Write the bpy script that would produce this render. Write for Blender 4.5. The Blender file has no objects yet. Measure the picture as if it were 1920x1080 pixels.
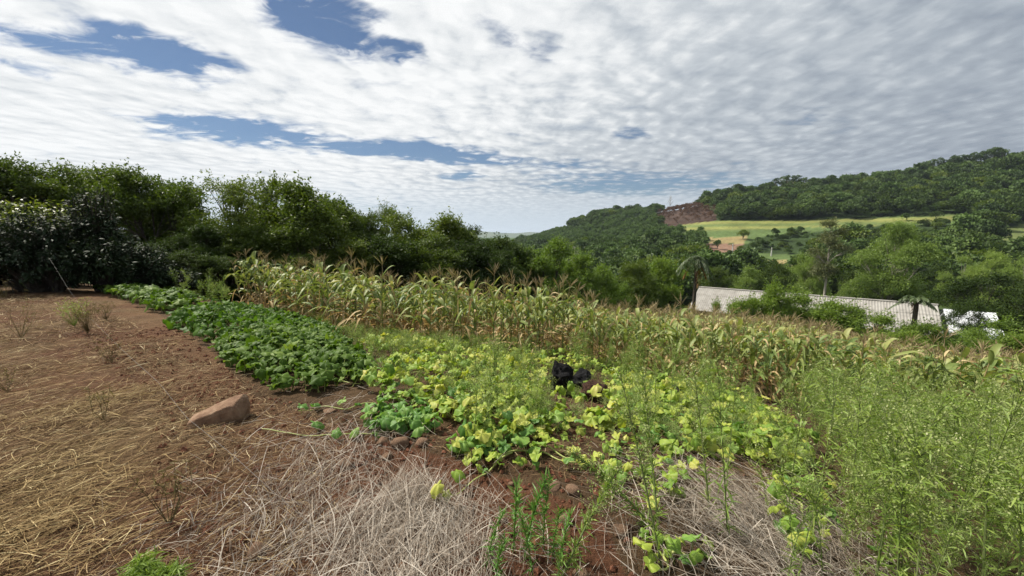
import bpy, math, random
import numpy as np
from mathutils import Vector, Matrix, Euler

random.seed(11)
rng = np.random.default_rng(11)
scene = bpy.context.scene
COL = scene.collection
PI = math.pi

# ------------------------------------------------------------------ camera
CAM_Z = 1.55
FPX = 720.0                                   # focal length in pixels of a 1920 wide frame
PITCH = math.atan(95.0 / FPX)
cd = bpy.data.cameras.new('camera')
cd.sensor_width = 36.0
cd.lens = 36.0 * FPX / 1920.0
cd.clip_start = 0.05
cd.clip_end = 30000.0
cam = bpy.data.objects.new('camera', cd)
cam.location = (0, 0, CAM_Z)
cam.rotation_euler = (PI / 2 - PITCH, 0, 0)
COL.objects.link(cam)
scene.camera = cam

# ------------------------------------------------------------------ exposure
vs = scene.view_settings
vs.view_transform = 'Standard'
vs.look = 'None'
vs.gamma = 1.0
vs.exposure = 0.52
vs.use_curve_mapping = False
scene.cycles.max_bounces = 4
scene.cycles.diffuse_bounces = 2
scene.cycles.glossy_bounces = 2
scene.cycles.transparent_max_bounces = 4
scene.cycles.volume_bounces = 0
scene.cycles.use_adaptive_sampling = True
scene.cycles.adaptive_threshold = 0.02
try:
    scene.cycles.use_denoising = True
    scene.cycles.denoiser = 'OPENIMAGEDENOISE'
    scene.cycles.denoising_prefilter = 'FAST'
except Exception:
    pass

# ------------------------------------------------------------------ sun and sky
SUN_AZ = math.radians(-62)                    # left of the view direction (+y)
SUN_EL = math.radians(52)
SUN_DIR = Vector((math.sin(SUN_AZ) * math.cos(SUN_EL), math.cos(SUN_AZ) * math.cos(SUN_EL), math.sin(SUN_EL)))
sl = bpy.data.lights.new('sun', 'SUN')
sl.energy = 5.0
sl.angle = math.radians(1.6)
sl.color = (1.0, 0.93, 0.82)
sun = bpy.data.objects.new('sun', sl)
sun.rotation_euler = (-SUN_DIR).to_track_quat('-Z', 'Y').to_euler()
sun.location = SUN_DIR * 50
COL.objects.link(sun)


def pix_dir(px, py):
    r = (px - 960.0) / FPX
    u = (540.0 - py) / FPX
    c, s = math.cos(PITCH), math.sin(PITCH)
    return np.array((r, c + u * s, -s + u * c))


CURV = 0.07


def cloud_plane(px, py):
    d = pix_dir(px, py)
    d = d / np.linalg.norm(d)
    z = max(d[2], 0.0) + CURV
    return np.array((d[0] / z, d[1] / z))


class NT:
    """small node-tree writer"""
    def __init__(s, tree):
        s.t = tree
        s.n = tree.nodes
        s.l = tree.links

    def node(s, kind, **kw):
        n = s.n.new(kind)
        for k, v in kw.items():
            setattr(n, k, v)
        return n

    def put(s, sock, v):
        if v is None:
            return
        if hasattr(v, 'is_output') or isinstance(v, bpy.types.NodeSocket):
            s.l.new(v, sock)
        else:
            sock.default_value = v

    def math(s, op, a, b=None, c=None, clamp=False):
        n = s.node('ShaderNodeMath', operation=op, use_clamp=clamp)
        s.put(n.inputs[0], a)
        s.put(n.inputs[1], b)
        s.put(n.inputs[2], c)
        return n.outputs[0]

    def vmath(s, op, a, b=None, out=0):
        n = s.node('ShaderNodeVectorMath', operation=op)
        s.put(n.inputs[0], a)
        if b is not None:
            if op == 'SCALE':
                s.put(n.inputs['Scale'], b)
            else:
                s.put(n.inputs[1], b)
        return n.outputs[out]

    def noise(s, vec, scale, detail=4.0, rough=0.55, dist=0.0, col=False, dims='3D'):
        n = s.node('ShaderNodeTexNoise', noise_dimensions=dims)
        s.put(n.inputs['Vector'], vec)
        s.put(n.inputs['Scale'], scale)
        s.put(n.inputs['Detail'], detail)
        s.put(n.inputs['Roughness'], rough)
        s.put(n.inputs['Distortion'], dist)
        return n.outputs['Color' if col else 'Fac']

    def maprange(s, v, a, b, c=0.0, d=1.0, smooth=True):
        n = s.node('ShaderNodeMapRange', interpolation_type='SMOOTHSTEP' if smooth else 'LINEAR')
        s.put(n.inputs[0], v)
        s.put(n.inputs[1], a)
        s.put(n.inputs[2], b)
        s.put(n.inputs[3], c)
        s.put(n.inputs[4], d)
        return n.outputs[0]

    def mix(s, f, a, b, blend='MIX'):
        n = s.node('ShaderNodeMix', data_type='RGBA', blend_type=blend)
        s.put(n.inputs[0], f)
        s.put(n.inputs[6], a if hasattr(a, 'links') else tuple(a) + ((1,) if len(a) == 3 else ()))
        s.put(n.inputs[7], b if hasattr(b, 'links') else tuple(b) + ((1,) if len(b) == 3 else ()))
        return n.outputs[2]

    def ramp(s, fac, stops, interp='LINEAR'):
        n = s.node('ShaderNodeValToRGB')
        cr = n.color_ramp
        cr.interpolation = interp
        while len(cr.elements) < len(stops):
            cr.elements.new(0.5)
        for e, (p, c) in zip(cr.elements, stops):
            e.position = p
            e.color = tuple(c) + ((1,) if len(c) == 3 else ())
        s.put(n.inputs[0], fac)
        return n.outputs[0]


world = bpy.data.worlds.new('World')
scene.world = world
world.use_nodes = True
w = NT(world.node_tree)
w.n.clear()
sky = w.node('ShaderNodeTexSky', sky_type='NISHITA')
sky.sun_disc = False
sky.sun_elevation = SUN_EL
sky.sun_rotation = SUN_AZ
sky.altitude = 500
sky.air_density = 1.0
sky.dust_density = 0.2
sky.ozone_density = 3.5
bg_sky = w.node('ShaderNodeBackground')
bg_sky.inputs[1].default_value = 0.05
w.l.new(sky.outputs[0], bg_sky.inputs[0])
tc = w.node('ShaderNodeTexCoord')
dirv = w.vmath('NORMALIZE', tc.outputs['Generated'])
sx = w.node('ShaderNodeSeparateXYZ')
w.l.new(dirv, sx.inputs[0])
zup = w.math('MAXIMUM', sx.outputs[2], 0.0)
zz = w.math('ADD', zup, CURV)
cb = w.node('ShaderNodeCombineXYZ')
w.l.new(w.math('DIVIDE', sx.outputs[0], zz), cb.inputs[0])
w.l.new(w.math('DIVIDE', sx.outputs[1], zz), cb.inputs[1])
P0 = cb.outputs[0]
# wind-drawn streak frame: clouds are stretched along one direction
mp = w.node('ShaderNodeMapping')
mp.inputs['Rotation'].default_value = (0, 0, math.radians(28))
mp.inputs['Scale'].default_value = (1.0, 1.7, 1.0)
w.l.new(P0, mp.inputs[0])
PS = mp.outputs[0]
warp = w.noise(P0, 1.1, 3, 0.6, col=True)
warpc = w.vmath('SUBTRACT', warp, (0.5, 0.5, 0.5))
PW = w.vmath('ADD', P0, w.vmath('SCALE', warpc, 0.75))
warp2 = w.vmath('SUBTRACT', w.noise(P0, 5.0, 3, 0.6, col=True), (0.5, 0.5, 0.5))
PW = w.vmath('ADD', PW, w.vmath('SCALE', warp2, 0.28))
# openings in the cloud sheet, each an elongated patch of the cloud plane
GAPS = [((60, 62), (425, 132), 0.16, 1.0), ((505, -20), (640, 95), 0.13, 1.0), ((690, 70), (745, 100), 0.08, 0.7),
        ((0, 40), (110, 60), 0.10, 0.6), ((300, 246), (610, 262), 0.20, 0.95), ((570, 274), (960, 300), 0.20, 0.95),
        ((30, 118), (190, 158), 0.08, 0.45), ((930, 300), (1120, 318), 0.22, 0.5), ((980, 345), (1420, 352), 0.5, 0.62),
        ((1150, 250), (1230, 258), 0.10, 0.5), ((840, 325), (900, 333), 0.2, 0.6), ((300, 372), (760, 392), 0.6, 0.3),
        ((1460, 214), (1570, 222), 0.12, 0.3), ((930, 40), (1010, 110), 0.09, 0.35)]
gap = None
for (a, b, hw, amt) in GAPS:
    A, B = cloud_plane(*a), cloud_plane(*b)
    C = (A + B) / 2
    L = np.linalg.norm(B - A) / 2 * 1.12
    ang = math.atan2(B[1] - A[1], B[0] - A[0])
    m = w.node('ShaderNodeMapping', vector_type='TEXTURE')
    m.inputs['Location'].default_value = (C[0], C[1], 0)
    m.inputs['Rotation'].default_value = (0, 0, ang)
    m.inputs['Scale'].default_value = (L, hw * 1.5, 1)
    w.l.new(PW, m.inputs[0])
    ln = w.vmath('LENGTH', m.outputs[0], out=1)
    g = w.maprange(ln, 0.0, 1.75, amt, 0.0)
    gap = g if gap is None else w.math('MAXIMUM', gap, g)
PC = w.vmath('ADD', P0, w.vmath('SCALE', warpc, 0.3))
PC = w.vmath('ADD', PC, w.vmath('SCALE', warp2, 0.06))


def lumps(vec):
    v = w.node('ShaderNodeTexVoronoi', feature='SMOOTH_F1', voronoi_dimensions='2D')
    w.put(v.inputs['Vector'], vec)
    v.inputs['Scale'].default_value = 6.2
    v.inputs['Smoothness'].default_value = 0.8
    v.inputs['Randomness'].default_value = 1.0
    n_ = w.noise(vec, 10.0, 4, 0.55)
    return w.math('ADD', w.math('MULTIPLY', w.math('SUBTRACT', 0.95, v.outputs['Distance']), 0.55), w.math('MULTIPLY', n_, 0.45))


big = w.noise(PS, 0.45, 4, 0.55, 0.6)
wisp = w.noise(PS, 2.0, 5, 0.6, 0.9)
cell = lumps(PC)
# cover: nearly closed sheet, thin where the noise is low
cov = w.math('ADD', w.math('MULTIPLY', big, 0.55), w.math('MULTIPLY', wisp, 0.65))
cov = w.math('ADD', cov, w.math('MULTIPLY', cell, 0.75))
wsp = w.noise(PS, 4.2, 5, 0.62, 1.2)
cov = w.math('SUBTRACT', cov, w.math('MULTIPLY', gap, w.maprange(wsp, 0.25, 0.7, 0.35, 1.75, False)))
alpha = w.maprange(cov, 0.24, 0.90)
# brightness of the sheet: lumps light on their sunward side, thick grey parts toward the far side from the sun
sunp = np.array((SUN_DIR.x, SUN_DIR.y)) / (SUN_DIR.z + CURV)
off = (-0.028, 0.016, 0)
cellb = lumps(w.vmath('ADD', PC, off))
relief = w.math('MULTIPLY', w.math('SUBTRACT', cell, cellb), 0.7)
dots = w.vmath('DOT_PRODUCT', dirv, tuple(SUN_DIR), out=1)
toward = w.maprange(dots, -0.35, 0.85)
thick = w.math('ADD', w.math('MULTIPLY', w.math('SUBTRACT', big, 0.5), 0.5), w.math('MULTIPLY', w.math('SUBTRACT', cell, 0.5), -0.42))
thick = w.math('ADD', thick, w.math('MULTIPLY', w.math('SUBTRACT', wisp, 0.5), -0.42))
br = w.math('SUBTRACT', w.math('ADD', w.math('MULTIPLY', toward, 0.85), relief), thick)
br = w.math('ADD', br, 0.07, clamp=True)
ccol = w.ramp(br, [(0.0, (0.23, 0.265, 0.315)), (0.3, (0.33, 0.37, 0.415)), (0.6, (0.49, 0.525, 0.555)), (0.8, (0.67, 0.69, 0.70)), (1.0, (0.78, 0.79, 0.79))])
hor = w.maprange(zup, 0.0, 0.16)
ccol = w.mix(hor, (0.50, 0.57, 0.63), ccol)
bg_c = w.node('ShaderNodeBackground')
w.l.new(ccol, bg_c.inputs[0])
bg_c.inputs[1].default_value = 0.86
ms = w.node('ShaderNodeMixShader')
w.l.new(alpha, ms.inputs[0])
w.l.new(bg_sky.outputs[0], ms.inputs[1])
w.l.new(bg_c.outputs[0], ms.inputs[2])
wo = w.node('ShaderNodeOutputWorld')
w.l.new(ms.outputs[0], wo.inputs[0])
world.cycles.sampling_method = 'MANUAL'
world.cycles.sample_map_resolution = 512

# ------------------------------------------------------------------ numeric helpers


def nrm(v):
    return v / np.maximum(np.linalg.norm(v, axis=-1, keepdims=True), 1e-9)


def vnoise(x, y, scale, seed=0, octaves=3):
    """smooth lattice noise in about -1..1"""
    tot = np.zeros(np.broadcast(x, y).shape)
    amp, norm = 1.0, 0.0
    for o in range(octaves):
        fx, fy = np.asarray(x) * scale + seed * 17.3 + o * 5.1, np.asarray(y) * scale - seed * 9.7 + o * 3.3
        ix, iy = np.floor(fx).astype(np.int64), np.floor(fy).astype(np.int64)
        u, v = fx - ix, fy - iy
        u, v = u * u * (3 - 2 * u), v * v * (3 - 2 * v)

        def hsh(a, b):
            h = (a * 374761393 + b * 668265263 + seed * 1442695 + o * 97) & 0x7fffffff
            h = ((h ^ (h >> 13)) * 1274126177) & 0x7fffffff
            return ((h ^ (h >> 16)) & 0xffff) / 32767.5 - 1.0
        n = (hsh(ix, iy) * (1 - u) + hsh(ix + 1, iy) * u) * (1 - v) + (hsh(ix, iy + 1) * (1 - u) + hsh(ix + 1, iy + 1) * u) * v
        tot = tot + n * amp
        norm += amp
        amp *= 0.5
        scale = scale * 2.03
    return tot / norm


# terrain: height profiles along directions (t = x / y), distances in metres
PROF = {
    -1.75: [(1, 0.0), (3, 0.02), (8, 0.02), (11, 0.0), (16, -0.15), (30, -1.5), (60, -5), (200, -18), (600, -22), (1500, -5), (3000, 0), (9000, -30)],
    -1.20: [(1, 0.0), (3, 0.0), (8, 0.0), (11, 0.0), (16, -0.2), (30, -2.0), (60, -6), (200, -20), (600, -24), (1500, -5), (3000, 0), (9000, -30)],
    -0.86: [(1, 0.0), (4, 0.0), (7.3, -0.05), (11, -0.2), (14, -0.45), (20, -1.2), (40, -4), (80, -9), (200, -22), (600, -25), (1500, -8), (3000, 0), (9000, -30)],
    -0.65: [(1, 0.0), (3.7, 0.0), (6, -0.12), (9, -0.5), (12, -0.89), (20, -2.0), (40, -5), (80, -11), (200, -24), (600, -25), (1500, -8), (3000, 0), (9000, -30)],
    -0.37: [(1, 0.0), (2.9, 0.0), (4, -0.04), (6, -0.33), (9, -0.95), (14, -1.8), (25, -3.4), (45, -7), (90, -14), (200, -25), (600, -25), (1500, -8), (3000, 0), (9000, -30)],
    -0.08: [(1, 0.0), (2.5, 0.0), (4, -0.16), (6, -0.5), (8.5, -1.0), (14, -2.2), (28, -4.6), (50, -9), (90, -16), (200, -25), (600, -22), (1500, -4), (3000, 0), (9000, -30)],
    0.055: [(1, 0.0), (2.4, 0.0), (4, -0.25), (6, -0.65), (8.7, -1.2), (14, -2.4), (28, -5.0), (50, -9.5), (90, -16), (170, -22), (300, -15), (500, -6), (900, 9), (1600, 0), (3000, 0), (9000, -30)],
    0.14: [(1, 0.0), (2.35, 0.0), (4.4, -0.36), (6, -0.8), (9, -1.35), (14, -2.5), (28, -5.3), (50, -9.8), (90, -16), (160, -19), (250, -12), (420, 2), (500, 12), (560, 14), (900, 8), (1500, 0), (3000, 0), (9000, -30)],
    0.19: [(1, 0.0), (2.3, 0.0), (4.6, -0.44), (9, -1.4), (14, -2.6), (28, -5.4), (50, -10), (90, -16), (150, -18), (210, -13), (350, 2), (480, 27), (520, 30), (700, 8), (1500, 0), (3000, 0), (9000, -30)],
    0.333: [(1, 0.0), (2.3, -0.02), (3.6, -0.25), (5, -0.6), (8.5, -1.7), (14, -2.8), (27, -5.2), (50, -10.5), (90, -16), (150, -16), (220, -9), (330, 3), (440, 33), (470, 35), (600, 14), (1500, 0), (3000, 0), (9000, -30)],
    0.47: [(1, 0.0), (2.4, -0.06), (3.4, -0.22), (5, -0.65), (8, -1.75), (14, -2.9), (25, -4.85), (40, -8.6), (57, -12), (90, -15.5), (130, -15.5), (200, -6), (252, 6.8), (285, 13), (385, 35), (410, 35), (600, 15), (1500, 0), (3000, 0), (9000, -30)],
    0.74: [(1, -0.02), (2.2, -0.12), (3.2, -0.3), (5, -0.98), (7.5, -1.85), (14, -3.25), (22, -4.8), (38, -9), (55, -12.4), (90, -15.5), (120, -15.5), (180, -10), (228, 5.4), (252, 12.5), (355, 46), (380, 46), (600, 25), (1500, 0), (3000, 0), (9000, -30)],
    1.01: [(1, -0.05), (2, -0.2), (4, -0.95), (7, -2.05), (12, -3.5), (18, -5.1), (34, -9.2), (50, -12.4), (80, -15), (110, -15), (160, -7), (208, 6), (226, 12.6), (318, 50), (345, 50), (600, 25), (1500, 0), (3000, 0), (9000, -30)],
    1.28: [(1, -0.08), (2, -0.3), (4, -1.1), (7, -2.2), (14, -4.6), (30, -8.8), (45, -12), (75, -14.5), (100, -14.5), (150, -2.5), (188, 6.5), (206, 13), (290, 56), (320, 56), (600, 25), (1500, 0), (3000, 0), (9000, -30)],
    1.75: [(1, -0.1), (2, -0.4), (4, -1.2), (7, -2.4), (14, -4.8), (30, -9), (45, -12), (75, -14), (100, -13), (150, 0), (188, 9), (206, 16), (280, 60), (320, 62), (600, 25), (1500, 0), (3000, 0), (9000, -30)],
}
_NU, _NTT = 420, 260
_U = np.linspace(math.log(0.6), math.log(9000), _NU)
_T = np.linspace(-1.75, 1.75, _NTT)
_keys = sorted(PROF)
_cols = np.array([np.interp(np.exp(_U), [p[0] for p in PROF[k]], [p[1] for p in PROF[k]]) for k in _keys])
_tab = np.array([[0.0]])
_tab = np.stack([np.interp(_T, _keys, _cols[:, j]) for j in range(_NU)], axis=1)


def _gauss(a, sig, axis):
    r = int(sig * 3) + 1
    k = np.exp(-0.5 * (np.arange(-r, r + 1) / sig) ** 2)
    k /= k.sum()
    pad = [(0, 0), (0, 0)]
    pad[axis] = (r, r)
    b = np.pad(a, pad, mode='edge')
    return np.apply_along_axis(lambda v: np.convolve(v, k, mode='valid'), axis, b)


_tab = _gauss(_gauss(_tab, 3.0, 1), 4.0, 0)


def H0(x, y):
    x, y = np.asarray(x, float), np.asarray(y, float)
    Y = np.clip(y, 1.0, 8900)
    t = np.clip(x / Y, -1.7499, 1.7499)
    fu = (np.log(Y) - _U[0]) / (_U[1] - _U[0])
    ft = (t - _T[0]) / (_T[1] - _T[0])
    iu, it = np.clip(fu.astype(int), 0, _NU - 2), np.clip(ft.astype(int), 0, _NTT - 2)
    a, b = fu - iu, ft - it
    return (_tab[it, iu] * (1 - a) + _tab[it, iu + 1] * a) * (1 - b) + (_tab[it + 1, iu] * (1 - a) + _tab[it + 1, iu + 1] * a) * b


def Hn(x, y):
    """terrain with relief"""
    x, y = np.asarray(x, float), np.asarray(y, float)
    d = np.hypot(x, y)
    near = np.clip(1.2 - d / 22.0, 0, 1)
    z = H0(x, y) + near * (0.045 * vnoise(x, y, 0.8, 1, 3) + 0.022 * vnoise(x, y, 4.5, 2, 3))
    far = np.clip((d - 60) / 120.0, 0, 1)
    return z + far * (1.6 * vnoise(x, y, 0.018, 3, 3))


def H(x, y):
    return float(Hn(np.array([x]), np.array([y]))[0])


_YM = np.exp(np.linspace(math.log(1.05), math.log(6000), 1500))


def at(px, py, lift=0.0):
    """point of the ground seen in that direction"""
    d = pix_dir(px, py)
    X, Z = d[0] / d[1] * _YM, CAM_Z + d[2] / d[1] * _YM
    g = Hn(X, _YM) + lift
    k = np.argmax(Z <= g)
    if Z[k] > g[k]:
        k = len(_YM) - 1
    if k > 0:
        e0, e1 = Z[k - 1] - g[k - 1], Z[k] - g[k]
        f = e0 / (e0 - e1 + 1e-9)
    else:
        f, k = 0, 1
    Y = _YM[k - 1] * (1 - f) + _YM[k] * f
    return np.array((d[0] / d[1] * Y, Y, CAM_Z + d[2] / d[1] * Y - lift))


def at_y(px, py, Y):
    d = pix_dir(px, py)
    return np.array((d[0] / d[1] * Y, Y, CAM_Z + d[2] / d[1] * Y))


def to_px(x, y, z):
    c, s = math.cos(PITCH), math.sin(PITCH)
    dz = np.asarray(z) - CAM_Z
    f = np.asarray(y) * c - dz * s
    u = np.asarray(y) * s + dz * c
    f = np.where(np.abs(f) < 1e-6, 1e-6, f)
    return 960 + FPX * np.asarray(x) / f, 540 - FPX * u / f


def in_poly(px, py, poly):
    px, py = np.asarray(px, float), np.asarray(py, float)
    ins = np.zeros(px.shape, bool)
    n = len(poly)
    for i in range(n):
        x0, y0 = poly[i]
        x1, y1 = poly[(i + 1) % n]
        c = ((y0 > py) != (y1 > py)) & (px < (x1 - x0) * (py - y0) / (y1 - y0 + 1e-12) + x0)
        ins ^= c
    return ins


def ground_points(poly, n, seed, lift=0.0):
    """n points spread evenly over the ground inside an outline given as directions of sight"""
    r = np.random.default_rng(seed)
    W = np.array([at(a, b, lift) for a, b in poly])[:, :2]
    lo, hi = W.min(0), W.max(0)
    pts = []
    k = 0
    while len(pts) < n and k < 200:
        c = r.uniform(lo, hi, (n * 2, 2))
        pts.extend(c[in_poly(c[:, 0], c[:, 1], [tuple(q) for q in W])].tolist())
        k += 1
    return np.array(pts[:n])


# ------------------------------------------------------------------ mesh helpers
class MB:
    def __init__(s):
        s.V, s.F3, s.F4, s.M3, s.M4, s.n = [], [], [], [], [], 0

    def add(s, V, F, mat=0):
        V = np.asarray(V, float).reshape(-1, 3)
        F = np.asarray(F, np.int64)
        if len(V) == 0 or len(F) == 0:
            return s
        (s.F4 if F.shape[1] == 4 else s.F3).append(F + s.n)
        (s.M4 if F.shape[1] == 4 else s.M3).append(np.full(len(F), mat, np.int32))
        s.V.append(V)
        s.n += len(V)
        return s

    def mesh(s, name, mats, smooth=True):
        me = bpy.data.meshes.new(name)
        V = np.concatenate(s.V)
        parts, mi, tot = [], [], []
        for F, M, k in ((s.F4, s.M4, 4), (s.F3, s.M3, 3)):
            if F:
                f = np.concatenate(F)
                parts.append(f.ravel())
                mi.append(np.concatenate(M))
                tot.append(np.full(len(f), k, np.int32))
        loops = np.concatenate(parts).astype(np.int32)
        tot = np.concatenate(tot)
        mi = np.concatenate(mi)
        start = np.concatenate(([0], np.cumsum(tot)[:-1])).astype(np.int32)
        me.vertices.add(len(V))
        me.vertices.foreach_set('co', V.astype(np.float32).ravel())
        me.loops.add(len(loops))
        me.loops.foreach_set('vertex_index', loops)
        me.polygons.add(len(tot))
        me.polygons.foreach_set('loop_start', start)
        for m in mats:
            me.materials.append(m)
        me.polygons.foreach_set('material_index', mi)
        me.polygons.foreach_set('use_smooth', np.full(len(tot), smooth))
        me.update(calc_edges=True)
        return me


def quads_grid(n, rows, cols):
    """quads of n separate sheets with rows x cols vertices"""
    i, j = np.meshgrid(np.arange(rows - 1), np.arange(cols - 1), indexing='ij')
    q = np.stack([i * cols + j, i * cols + j + 1, (i + 1) * cols + j + 1, (i + 1) * cols + j], -1).reshape(-1, 4)
    return (q[None] + (np.arange(n) * rows * cols)[:, None, None]).reshape(-1, 4)


def ribbon(base, d, L, W, side, bend, prof, fold=None):
    base, d, side, bend = [np.asarray(a, float).reshape(-1, 3) for a in (base, d, side, bend)]
    N = len(base)
    L, W = np.broadcast_to(np.asarray(L, float), (N,)), np.broadcast_to(np.asarray(W, float), (N,))
    prof = np.asarray(prof, float)
    k = len(prof) - 1
    u = np.linspace(0, 1, k + 1)
    Pt = base[:, None] + d[:, None] * (L[:, None] * u)[..., None] + bend[:, None] * (L[:, None] * u ** 2)[..., None]
    half = side[:, None] * (W[:, None] * prof * 0.5)[..., None]
    if fold is None:
        V = np.stack([Pt - half, Pt + half], axis=2)
        return V.reshape(-1, 3), quads_grid(N, k + 1, 2)
    T = nrm(d[:, None] + 2 * bend[:, None] * u[None, :, None])
    up = np.cross(np.broadcast_to(side[:, None], T.shape), T)
    rise = up * (W[:, None] * prof * fold)[..., None]
    V = np.stack([Pt - half + rise, Pt, Pt + half + rise], axis=2)
    return V.reshape(-1, 3), quads_grid(N, k + 1, 3)


def rand_dirs(r, n):
    return nrm(r.normal(size=(n, 3)))


def rhombs(base, d, L, W, r, fold=0.12):
    """leaf: one folded quad, base to tip"""
    N = len(base)
    s = nrm(np.cross(d, rand_dirs(r, N)))
    up = np.cross(s, d)
    L, W = np.broadcast_to(L, (N,))[:, None], np.broadcast_to(W, (N,))[:, None]
    m = base + d * L * 0.5 + up * W * fold
    V = np.stack([base, m + s * W * 0.5, base + d * L - up * L * 0.1, m - s * W * 0.5], axis=1).reshape(-1, 3)
    return V, np.arange(4 * N).reshape(-1, 4)


def tube(pts, rad, sides=6, cap=True):
    pts = np.asarray(pts, float)
    n = len(pts)
    rad = np.broadcast_to(np.asarray(rad, float), (n,))
    T = nrm(np.gradient(pts, axis=0))
    ref = np.array((0.13, 0.31, 0.94)) if abs(T[0][2]) < 0.8 else np.array((0.94, 0.31, 0.13))
    A = nrm(np.cross(T, ref))
    B = np.cross(T, A)
    th = np.arange(sides) / sides * 2 * PI
    V = pts[:, None] + (A[:, None] * np.cos(th)[None, :, None] + B[:, None] * np.sin(th)[None, :, None]) * rad[:, None, None]
    i, j = np.meshgrid(np.arange(n - 1), np.arange(sides), indexing='ij')
    F = np.stack([i * sides + j, i * sides + (j + 1) % sides, (i + 1) * sides + (j + 1) % sides, (i + 1) * sides + j], -1).reshape(-1, 4)
    return V.reshape(-1, 3), F


def boxv(x0, x1, y0, y1, z0, z1):
    V = np.array([(x, y, z) for z in (z0, z1) for y in (y0, y1) for x in (x0, x1)], float)
    F = np.array([(0, 2, 3, 1), (4, 5, 7, 6), (0, 1, 5, 4), (2, 6, 7, 3), (0, 4, 6, 2), (1, 3, 7, 5)])
    return V, F


def ob(name, data=None, parent=None, loc=(0, 0, 0), rot=(0, 0, 0), scale=(1, 1, 1), label=None, cat=None, group=None, kind=None):
    o = bpy.data.objects.new(name, data)
    COL.objects.link(o)
    o.location = loc
    o.rotation_euler = rot
    o.scale = (scale,) * 3 if isinstance(scale, (int, float)) else scale
    if parent is not None:
        o.parent = parent
    if label:
        o['label'] = label
    if cat:
        o['category'] = cat
    if group:
        o['group'] = group
    if kind:
        o['kind'] = kind
    return o


# ------------------------------------------------------------------ materials
def new_mat(name):
    m = bpy.data.materials.new(name)
    m.use_nodes = True
    t = NT(m.node_tree)
    t.n.clear()
    out = t.node('ShaderNodeOutputMaterial')
    return m, t, out


def leaf_mat(name, stops, rough=0.5, spec=0.35, trans=0.3, obj_w=0.4, tint=(1.15, 1.2, 0.55), noise_scale=None):
    m, t, out = new_mat(name)
    g = t.node('ShaderNodeNewGeometry')
    oi = t.node('ShaderNodeObjectInfo')
    v = t.math('ADD', t.math('MULTIPLY', g.outputs['Random Per Island'], 1 - obj_w), t.math('MULTIPLY', oi.outputs['Random'], obj_w))
    if noise_scale:
        nz = t.noise(g.outputs['Position'], noise_scale, 3, 0.6)
        v = t.math('ADD', v, t.math('MULTIPLY', t.math('SUBTRACT', nz, 0.5), 0.9), clamp=True)
    c = t.ramp(v, stops)
    p = t.node('ShaderNodeBsdfPrincipled')
    t.put(p.inputs['Base Color'], c)
    p.inputs['Roughness'].default_value = rough
    p.inputs['Specular IOR Level'].default_value = spec
    if trans > 0:
        tr = t.node('ShaderNodeBsdfTranslucent')
        t.put(tr.inputs[0], t.mix(1.0, c, tint, 'MULTIPLY'))
        mx = t.node('ShaderNodeMixShader')
        mx.inputs[0].default_value = trans
        t.l.new(p.outputs[0], mx.inputs[1])
        t.l.new(tr.outputs[0], mx.inputs[2])
        t.l.new(mx.outputs[0], out.inputs[0])
    else:
        t.l.new(p.outputs[0], out.inputs[0])
    return m


def rough_mat(name, stops, scale, rough=0.85, spec=0.2, bump=0.4, detail=6, bump_scale=None, metal=0.0):
    m, t, out = new_mat(name)
    tcn = t.node('ShaderNodeTexCoord')
    oi = t.node('ShaderNodeObjectInfo')
    vec = t.vmath('ADD', tcn.outputs['Object'], t.vmath('SCALE', (7.0, 3.0, 5.0), oi.outputs['Random']))
    n = t.noise(vec, scale, detail, 0.62)
    c = t.ramp(n, stops)
    p = t.node('ShaderNodeBsdfPrincipled')
    t.put(p.inputs['Base Color'], c)
    p.inputs['Roughness'].default_value = rough
    p.inputs['Specular IOR Level'].default_value = spec
    p.inputs['Metallic'].default_value = metal
    if bump:
        b = t.node('ShaderNodeBump')
        b.inputs['Strength'].default_value = bump
        b.inputs['Distance'].default_value = 0.02
        t.put(b.inputs['Height'], t.noise(vec, bump_scale or scale * 3, 6, 0.65))
        t.l.new(b.outputs[0], p.inputs['Normal'])
    t.l.new(p.outputs[0], out.inputs[0])
    return m


M = {}
M['tree_leaf'] = leaf_mat('tree_leaf', [(0, (0.042, 0.072, 0.009)), (0.5, (0.088, 0.132, 0.016)), (0.85, (0.135, 0.18, 0.025)), (1, (0.20, 0.24, 0.04))], 0.5, 0.3, 0.32)
M['tree_leaf_light'] = leaf_mat('tree_leaf_light', [(0, (0.085, 0.145, 0.022)), (0.5, (0.15, 0.23, 0.035)), (1, (0.24, 0.32, 0.06))], 0.5, 0.3, 0.38)
M['tree_leaf_dark'] = leaf_mat('tree_leaf_dark', [(0, (0.024, 0.042, 0.010)), (0.6, (0.046, 0.078, 0.015)), (1, (0.085, 0.12, 0.022))], 0.55, 0.15, 0.28)
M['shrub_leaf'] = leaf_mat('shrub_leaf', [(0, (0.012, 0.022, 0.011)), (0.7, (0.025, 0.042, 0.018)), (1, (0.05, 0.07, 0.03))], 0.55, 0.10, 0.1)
M['shrub_leaf_yellow'] = leaf_mat('shrub_leaf_yellow', [(0, (0.07, 0.11, 0.015)), (0.6, (0.14, 0.19, 0.025)), (1, (0.24, 0.27, 0.04))], 0.4, 0.4, 0.3)
M['willow_leaf'] = leaf_mat('willow_leaf', [(0, (0.11, 0.175, 0.034)), (0.5, (0.175, 0.255, 0.05)), (1, (0.26, 0.34, 0.075))], 0.5, 0.3, 0.3)
M['euc_leaf'] = leaf_mat('euc_leaf', [(0, (0.05, 0.075, 0.025)), (0.5, (0.09, 0.115, 0.04)), (1, (0.17, 0.17, 0.075))], 0.5, 0.3, 0.25)
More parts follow.
